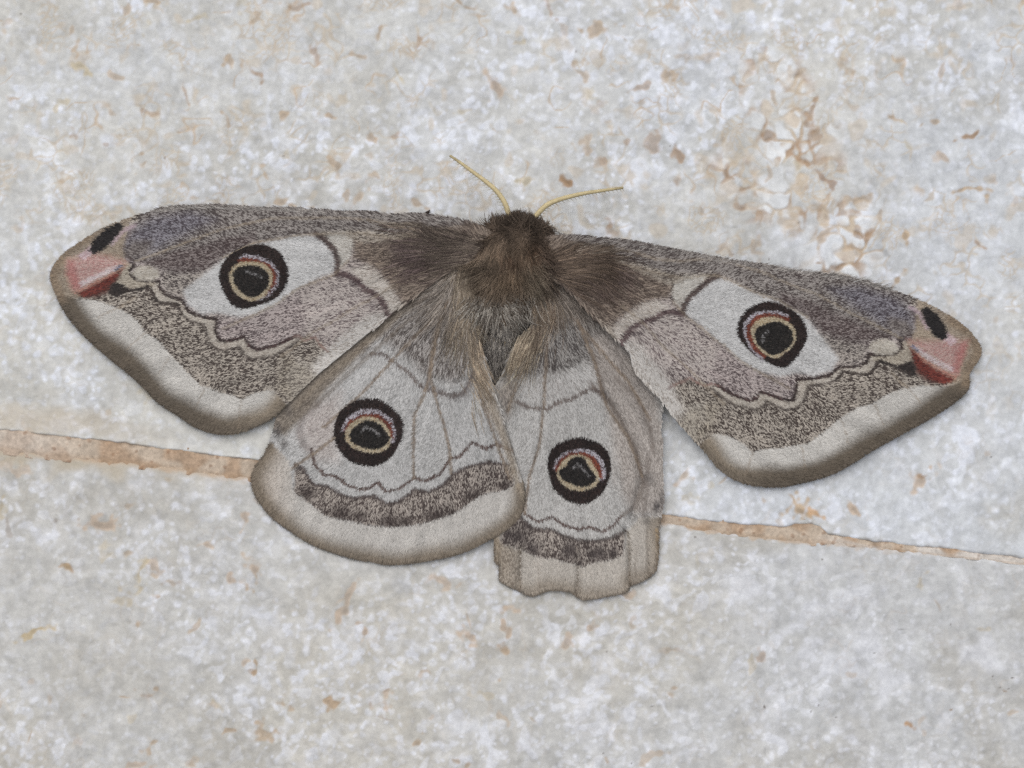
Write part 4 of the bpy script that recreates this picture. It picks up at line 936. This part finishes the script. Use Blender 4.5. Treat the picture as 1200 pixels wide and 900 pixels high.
FUR_GAIN = 1.18
def add_fur(name, parts, parent):
    Vs, Fs, Cs = [], [], []; off = 0
    for (root, d, L, r, curl, col, droop) in parts:
        V, F, idx = strands(root, d, L, r, curl, 4, droop)
        Vs.append(V); Fs.append(F + off); Cs.append(np.clip(tone(col, .84, FUR_GAIN), 0, .85)[idx]); off += len(V)
    return mesh_np(name, np.concatenate(Vs), np.concatenate(Fs), M_FUR, parent, np.concatenate(Cs), kind='stuff')

rf = np.random.default_rng(5)
def clumpdir(xy, amp):
    a = fz2(xy * 1.0 + 5); b = fz2(xy[:, ::-1] + 205); return np.stack([a, b], -1) * amp
# thorax and head coat
n = 8500
u = rf.uniform(0, 33, n); rows = np.stack([np.interp(u, np.arange(70), SPI[:, q]) for q in range(5)], -1)
aa = np.clip(np.pi / 2 + rf.normal(0, .75, n), -.1, np.pi + .1)
rt = body_point(rows, aa)
nrm = np.stack([np.cos(aa), 0 * aa, np.sin(aa)], -1)
x, y = rt[:, 0], rt[:, 1]
back = smooth(253, 268, y)
side = smooth(.15, .75, np.abs(np.cos(aa)))
dx = np.cos(aa) * (.85 + .2 * rf.standard_normal(n)) + .1 * rf.standard_normal(n); dy = -.55 * (1 - back) * (1 - .6 * side) + back * (.5 + .45 * side + .5 * smooth(330, 370, y)) + .2 * rf.standard_normal(n) + .25 * side * (1 - back)
cl = clumpdir(rt[:, :2], .38); dxy = np.stack([dx, dy], -1) + cl + rf.normal(0, .55, (n, 2)) * smooth(296, 276, y)[:, None]; dxy /= np.linalg.norm(dxy, axis=1, keepdims=True) + 1e-9
L = rf.uniform(12, 24, n) * (.55 + .45 * back) * (1 + .25 * side * smooth(262, 290, y)); L = np.where(y < 264, L * .55, np.where(y < 284, L * .8, L))
dz = (.016 + .012 * np.sin(aa)) * rf.uniform(.2, 1.3, n) * (1 - .6 * side) * (1 + .7 * smooth(292, 272, y))
d3 = np.concatenate([dxy, dz[:, None]], 1)
curl = np.concatenate([clumpdir(rt[:, :2] + 60, .25) + rf.normal(0, .12, (n, 2)), np.zeros((n, 1))], 1)
droop = rf.uniform(.1, .5, n)
base = np.tile(lin((120, 102, 84)), (n, 1))
def tint(m, c): 
    global base
    base = base * (1 - m[:, None]) + lin(c) * m[:, None]
tint(np.exp(-(((x - 598) / 15) ** 2 + ((y - 316) / 17) ** 2)), (132, 104, 74))
tint(np.exp(-(((x - 599) / 12) ** 2 + ((y - 298) / 5) ** 2)), (84, 58, 42))
tint(np.exp(-(((x - 590) / 26) ** 2 + ((y - 338) / 3.5) ** 2)) * .6, (76, 60, 50))
tint(np.exp(-(((x - 622) / 9) ** 2 + ((y - 295) / 16) ** 2)) * .8, (112, 80, 56))
tint(smooth(296, 268, y) * .95, (86, 73, 62)); tint(smooth(292, 306, y) * .5, (134, 120, 104))
tint(np.exp(-(((x - 634) / 8) ** 2 + ((y - 312) / 30) ** 2)) * .85, (72, 60, 56))
tint(np.exp(-(((x - 566) / 5) ** 2 + ((y - 283) / 8) ** 2)) * .9, (52, 42, 38))
tint(np.exp(-(((x - 618) / 7) ** 2 + ((y - 318) / 22) ** 2)) * .6, (140, 130, 112))
tint(smooth(332, 352, y) * .8, (150, 138, 124))
tint(np.exp(-(((x - 590) / 6) ** 2 + ((y - 352) / 4) ** 2)) * .9, (66, 52, 44))
tint(np.exp(-(((x - 552) / 6) ** 2 + ((y - 330) / 14) ** 2)) * .6, (80, 62, 58))
base = base * np.exp(rf.normal(0, .2, n))[:, None] * (1 + .28 * fz1(rt[:, :2]))[:, None].clip(.5, 1.5)
coat = (rt, d3, L, rf.uniform(.36, .7, n), curl, np.clip(base, .004, .8), droop)
# pale tuft hair between thorax and abdomen
n = 1300; rt2 = np.stack([rf.normal(585, 17, n), rf.uniform(346, 372, n), rf.uniform(4.3, 5.0, n)], -1)
sgn = np.where(rt2[:, 0] < 588, -1, 1); d2 = np.stack([sgn * rf.uniform(.05, .6, n), rf.uniform(.7, 1, n), -rf.uniform(.01, .04, n)], -1)
d2[:, :2] += clumpdir(rt2[:, :2] + 9, .3)
c2 = np.where((rf.random(n) < .5)[:, None], lin((196, 188, 176)), lin((132, 122, 112))) * np.exp(rf.normal(0, .15, n))[:, None]
tuft = (rt2, d2, rf.uniform(14, 30, n), rf.uniform(.3, .5, n), np.concatenate([rf.normal(0, .25, (n, 2)), np.zeros((n, 1))], 1), c2, rf.uniform(.2, .8, n))
# abdomen pile
n = 2600; u = rf.uniform(40, 62, n); rows = np.stack([np.interp(u, np.arange(70), SPI[:, q]) for q in range(5)], -1)
aa = np.pi / 2 + rf.normal(0, .6, n); rt3 = body_point(rows, aa)
d3b = np.stack([.25 * np.cos(aa) + rf.normal(0, .12, n), rf.uniform(.8, 1, n), rf.uniform(0, .012, n)], -1)
yy = rt3[:, 1]; band = smooth(4, 0, np.abs(((yy - 400) % 21) - 10.5) - 6)
c3 = lin((140, 134, 128))[None] * np.exp(rf.normal(0, .3, n))[:, None]
c3 = np.where((rf.random(n) < .22)[:, None], lin((198, 190, 178)), c3); c3 = np.where(((rf.random(n) < .25) & (rt3[:, 0] < 590))[:, None], lin((84, 79, 77)), c3)
pile = (rt3, d3b, rf.uniform(7, 13, n), rf.uniform(.3, .5, n), np.zeros((n, 3)), c3, rf.uniform(0, .2, n))
own(body)
fur = add_fur('fur', [coat, tuft, pile], body)

def base_hair(which, n, cen, spread, colA, colB, Lr, dirfix=None, lift=.2, name='base_hair', rr=(.3, .52)):
    out = OUT[which]; g = np.random.default_rng(n)
    C = np.array(cen) + g.normal(0, 1, (n * 4, 2)) * np.array(spread); C = C[sdf(C, out) < 2][:n]; n = len(C)
    d = C - np.array(ROOT[which]); d /= np.linalg.norm(d, axis=1, keepdims=True)
    if dirfix is not None: d = d * .35 + np.array(dirfix)
    d = d + clumpdir(C, .22) + g.normal(0, .10, (n, 2)); d /= np.linalg.norm(d, axis=1, keepdims=True)
    L = g.uniform(*Lr, n); tip = C + d * L[:, None]; tin = sdf(tip, out) > 0
    stay = sdf(tip, out) < (3 if which in ('LH', 'RH') else -7); C, d, L, tip, tin = C[stay], d[stay], L[stay], tip[stay], tin[stay]; n = len(C)
    z0 = wing_z(which, C) + g.uniform(.03, .16, n); zt = np.where(tin, z0 - .1, wing_z(which, tip)) + g.uniform(.06, lift, n)
    root = np.concatenate([C, z0[:, None]], 1); d3 = np.concatenate([d, ((zt - z0) / L)[:, None]], 1)
    col = np.where((g.random(n) < .5)[:, None], lin(colA), lin(colB)) * np.exp(g.normal(0, .2, n))[:, None] * (1 + .15 * fz1(C))[:, None].clip(.5, 1.5)
    return (root, d3, L, g.uniform(*rr, n), np.concatenate([clumpdir(C + 90, .12), np.zeros((n, 1))], 1), np.clip(col, .004, .8), g.uniform(-.1, .1, n))

wings = {w_: o for w_, o in zip(('LF', 'RF', 'LH', 'RH'), [c for c in moth.children if c.name.split('.')[0] in ('forewing', 'hindwing')])}
add_fur('base_hair', [base_hair('LF', 1100, (540, 292), (20, 13), (116, 104, 92), (88, 76, 70), (22, 50)), base_hair('LF', 260, (500, 302), (18, 13), (130, 112, 108), (98, 82, 80), (16, 34)),
                      base_hair('LF', 420, (515, 264), (24, 6), (150, 136, 120), (112, 98, 86), (20, 36))], wings['LF'])
add_fur('base_hair', [base_hair('RF', 1200, (662, 310), (20, 14), (124, 106, 90), (96, 82, 72), (22, 46)), base_hair('RF', 260, (700, 326), (16, 13), (132, 114, 104), (100, 84, 78), (16, 34)),
                      base_hair('RF', 360, (692, 288), (24, 5), (156, 143, 128), (118, 104, 92), (20, 40))], wings['RF'])
add_fur('base_hair', [base_hair('LH', 900, (547, 345), (8, 20), (172, 158, 138), (122, 108, 92), (30, 62), (-.05, 1)), base_hair('LH', 520, (532, 345), (16, 16), (172, 162, 152), (132, 121, 111), (16, 36)),
                      base_hair('LH', 260, (560, 420), (6, 26), (190, 172, 148), (140, 124, 106), (18, 34), (.35, 1))], wings['LH'])
add_fur('base_hair', [base_hair('RH', 800, (632, 352), (9, 18), (160, 144, 124), (116, 100, 86), (26, 56), (-.15, 1)), base_hair('RH', 480, (648, 350), (16, 16), (168, 157, 146), (128, 117, 107), (16, 36)),
                      base_hair('RH', 420, (612, 395), (10, 14), (178, 164, 142), (130, 114, 96), (20, 42), (-.65, 1))], wings['RH'])

# fine fringe standing along the leading edges
def costa_fringe(which, x0, x1, n, lean):
    out = OUT[which]; g = np.random.default_rng(n); c = out[(out[:, 0] > x0) & (out[:, 0] < x1)]
    top = np.array([c[np.abs(c[:, 0] - xx) < 6][:, 1].min() if (np.abs(c[:, 0] - xx) < 6).any() else c[:, 1].min() for xx in np.linspace(x0 + 3, x1 - 3, 120)])
    xx = g.uniform(x0, x1, n); yy = np.interp(xx, np.linspace(x0 + 3, x1 - 3, 120), top) + g.uniform(.5, 5, n); C = np.stack([xx, yy], -1)
    d = np.stack([lean * g.uniform(.75, 1.1, n), -g.uniform(.05, .42, n)], -1); L = g.uniform(6, 13, n); z = wing_z(which, C) + .02
    col = np.where((g.random(n) < .55)[:, None], lin((190, 184, 178)), lin((140, 132, 127))) * np.exp(g.normal(0, .15, n))[:, None]
    return (np.concatenate([C, z[:, None]], 1), np.concatenate([d, g.uniform(-.005, .01, (n, 1))], 1), L, g.uniform(.24, .4, n), np.zeros((n, 3)), col, np.zeros(n))
add_fur('costal_fringe', [costa_fringe('LF', 185, 545, 1500, -1)], wings['LF'])
add_fur('costal_fringe', [costa_fringe('RF', 662, 1040, 1500, 1)], wings['RF'])

def margin_fringe(which, n, skip):
    out = OUT[which]; g = np.random.default_rng(n + 7); m = len(out)
    e = np.roll(out, -1, 0) - out; ln = np.linalg.norm(e, axis=1); ok = ~skip(out); pr = ln * ok; ix = g.choice(m, n, p=pr / pr.sum()); t = g.random(n)
    C = out[ix] + e[ix] * t[:, None]; nn = np.stack([e[ix][:, 1], -e[ix][:, 0]], -1) / ln[ix][:, None]
    nn *= np.where(sdf(C + nn * 4, out) > 0, 1, -1)[:, None]; d = C - np.array(ROOT[which]); d /= np.linalg.norm(d, axis=1, keepdims=True)
    d = nn * .7 + d * .5 + g.normal(0, .12, (n, 2)); C = C - nn * 2.5; pa = paint(which, C - nn * 1.5, np.full(n, 2.0))
    col = tone(pa.A, .8, .8) * np.exp(g.normal(0, .16, n))[:, None] * .8; z = wing_z(which, C) + .02
    return (np.concatenate([C, z[:, None]], 1), np.concatenate([d, g.uniform(-.012, .002, (n, 1))], 1), g.uniform(3.2, 6.0, n), g.uniform(.25, .42, n), np.zeros((n, 3)), col / FUR_GAIN, np.zeros(n))
for _w, _n, _s in (('LF', 2600, lambda o: (o[:, 1] < 262) | ((o[:, 0] > 338) & (o[:, 1] < 475))), ('RF', 2600, lambda o: (o[:, 1] < 345) | ((o[:, 0] < 812) & (o[:, 1] < 512))),
                   ('LH', 2300, lambda o: (o[:, 1] < 490)), ('RH', 1500, lambda o: (o[:, 1] < 640))):
    add_fur('fringe', [margin_fringe(_w, _n, _s)], wings[_w])

# antennae: tapering shaft with two rows of short barbs
def antenna(pts, z0, z1_, side):
    c = catmull(pts, 2.0, False); t = np.linspace(0, 1, len(c)); z = z0 + (z1_ - z0) * t + .5 * np.sin(np.pi * t)
    path = unproject(c[:, 0], c[:, 1], z); g = np.random.default_rng(len(c))
    V, F = tube(path, (3.1 * (1 - .55 * t ** 1.6) + .1 * np.cos(t * 150)) * S, 8)
    col = lin((212, 195, 152))[None] * (1 - t[:, None] * .18); col[-6:] *= .75
    a = own(mesh_np('antenna', V, F, M_ANT, moth, np.repeat(col, 8, 0)))
    tan = np.gradient(c, axis=0); tan /= np.linalg.norm(tan, axis=1, keepdims=True); nn = np.stack([-tan[:, 1], tan[:, 0]], -1)
    s = np.arange(4, len(c) - 1, 1.9).astype(int); s = np.concatenate([s, s]); k = np.concatenate([np.ones(len(s) // 2), -np.ones(len(s) // 2)])
    root = np.concatenate([c[s], z[s][:, None]], 1); d = np.concatenate([nn[s] * k[:, None] * .85 + tan[s] * .5, np.full((len(s), 1), -.03)], 1)
    lng = np.where(k == side, 10.0, 6.0) * (1 - .5 * t[s])
    Vb_, Fb_, ix = strands(root, d, lng * g.uniform(.85, 1.1, len(s)), np.full(len(s), .55), np.zeros((len(s), 3)), 3)
    mesh_np('barbs', Vb_, Fb_, M_ANT, a, np.tile(lin((214, 201, 168)), (len(Vb_), 1)), kind='stuff')
antenna([(597, 256), (595, 247), (590, 235), (580, 222), (567, 211), (552, 200), (540, 191), (527.5, 182.5)], 3.2, 2.4, -1)
antenna([(622, 261), (629, 252), (640, 241), (655, 234), (680, 227.5), (705, 223.5), (730, 220)], 3.2, 2.4, 1)

# ================================================================== small dark crumb beside the leading edge
def crumb():
    path = np.array([(497.5, 249.5), (500, 249.3), (502.3, 248), (503.6, 245.8)]); c = catmull(path, .6, False); t = np.linspace(0, 1, len(c))
    r = (1.5 * np.sin(np.pi * np.clip(t, .04, .97)) + .25) * S
    pth = unproject(c[:, 0], c[:, 1], .14 + .05 * t)
    V, F = tube(pth, r, 7); V += np.random.default_rng(3).normal(0, 6e-6, V.shape)
    o = mesh_np('dirt_crumb', V, F, M_DIRT, None, np.tile(lin((62, 52, 48)), (len(V), 1)))
    o['label'] = 'tiny dark curled crumb of dirt on the stone beside the front wing edge'; o['category'] = 'dirt crumb'
crumb()
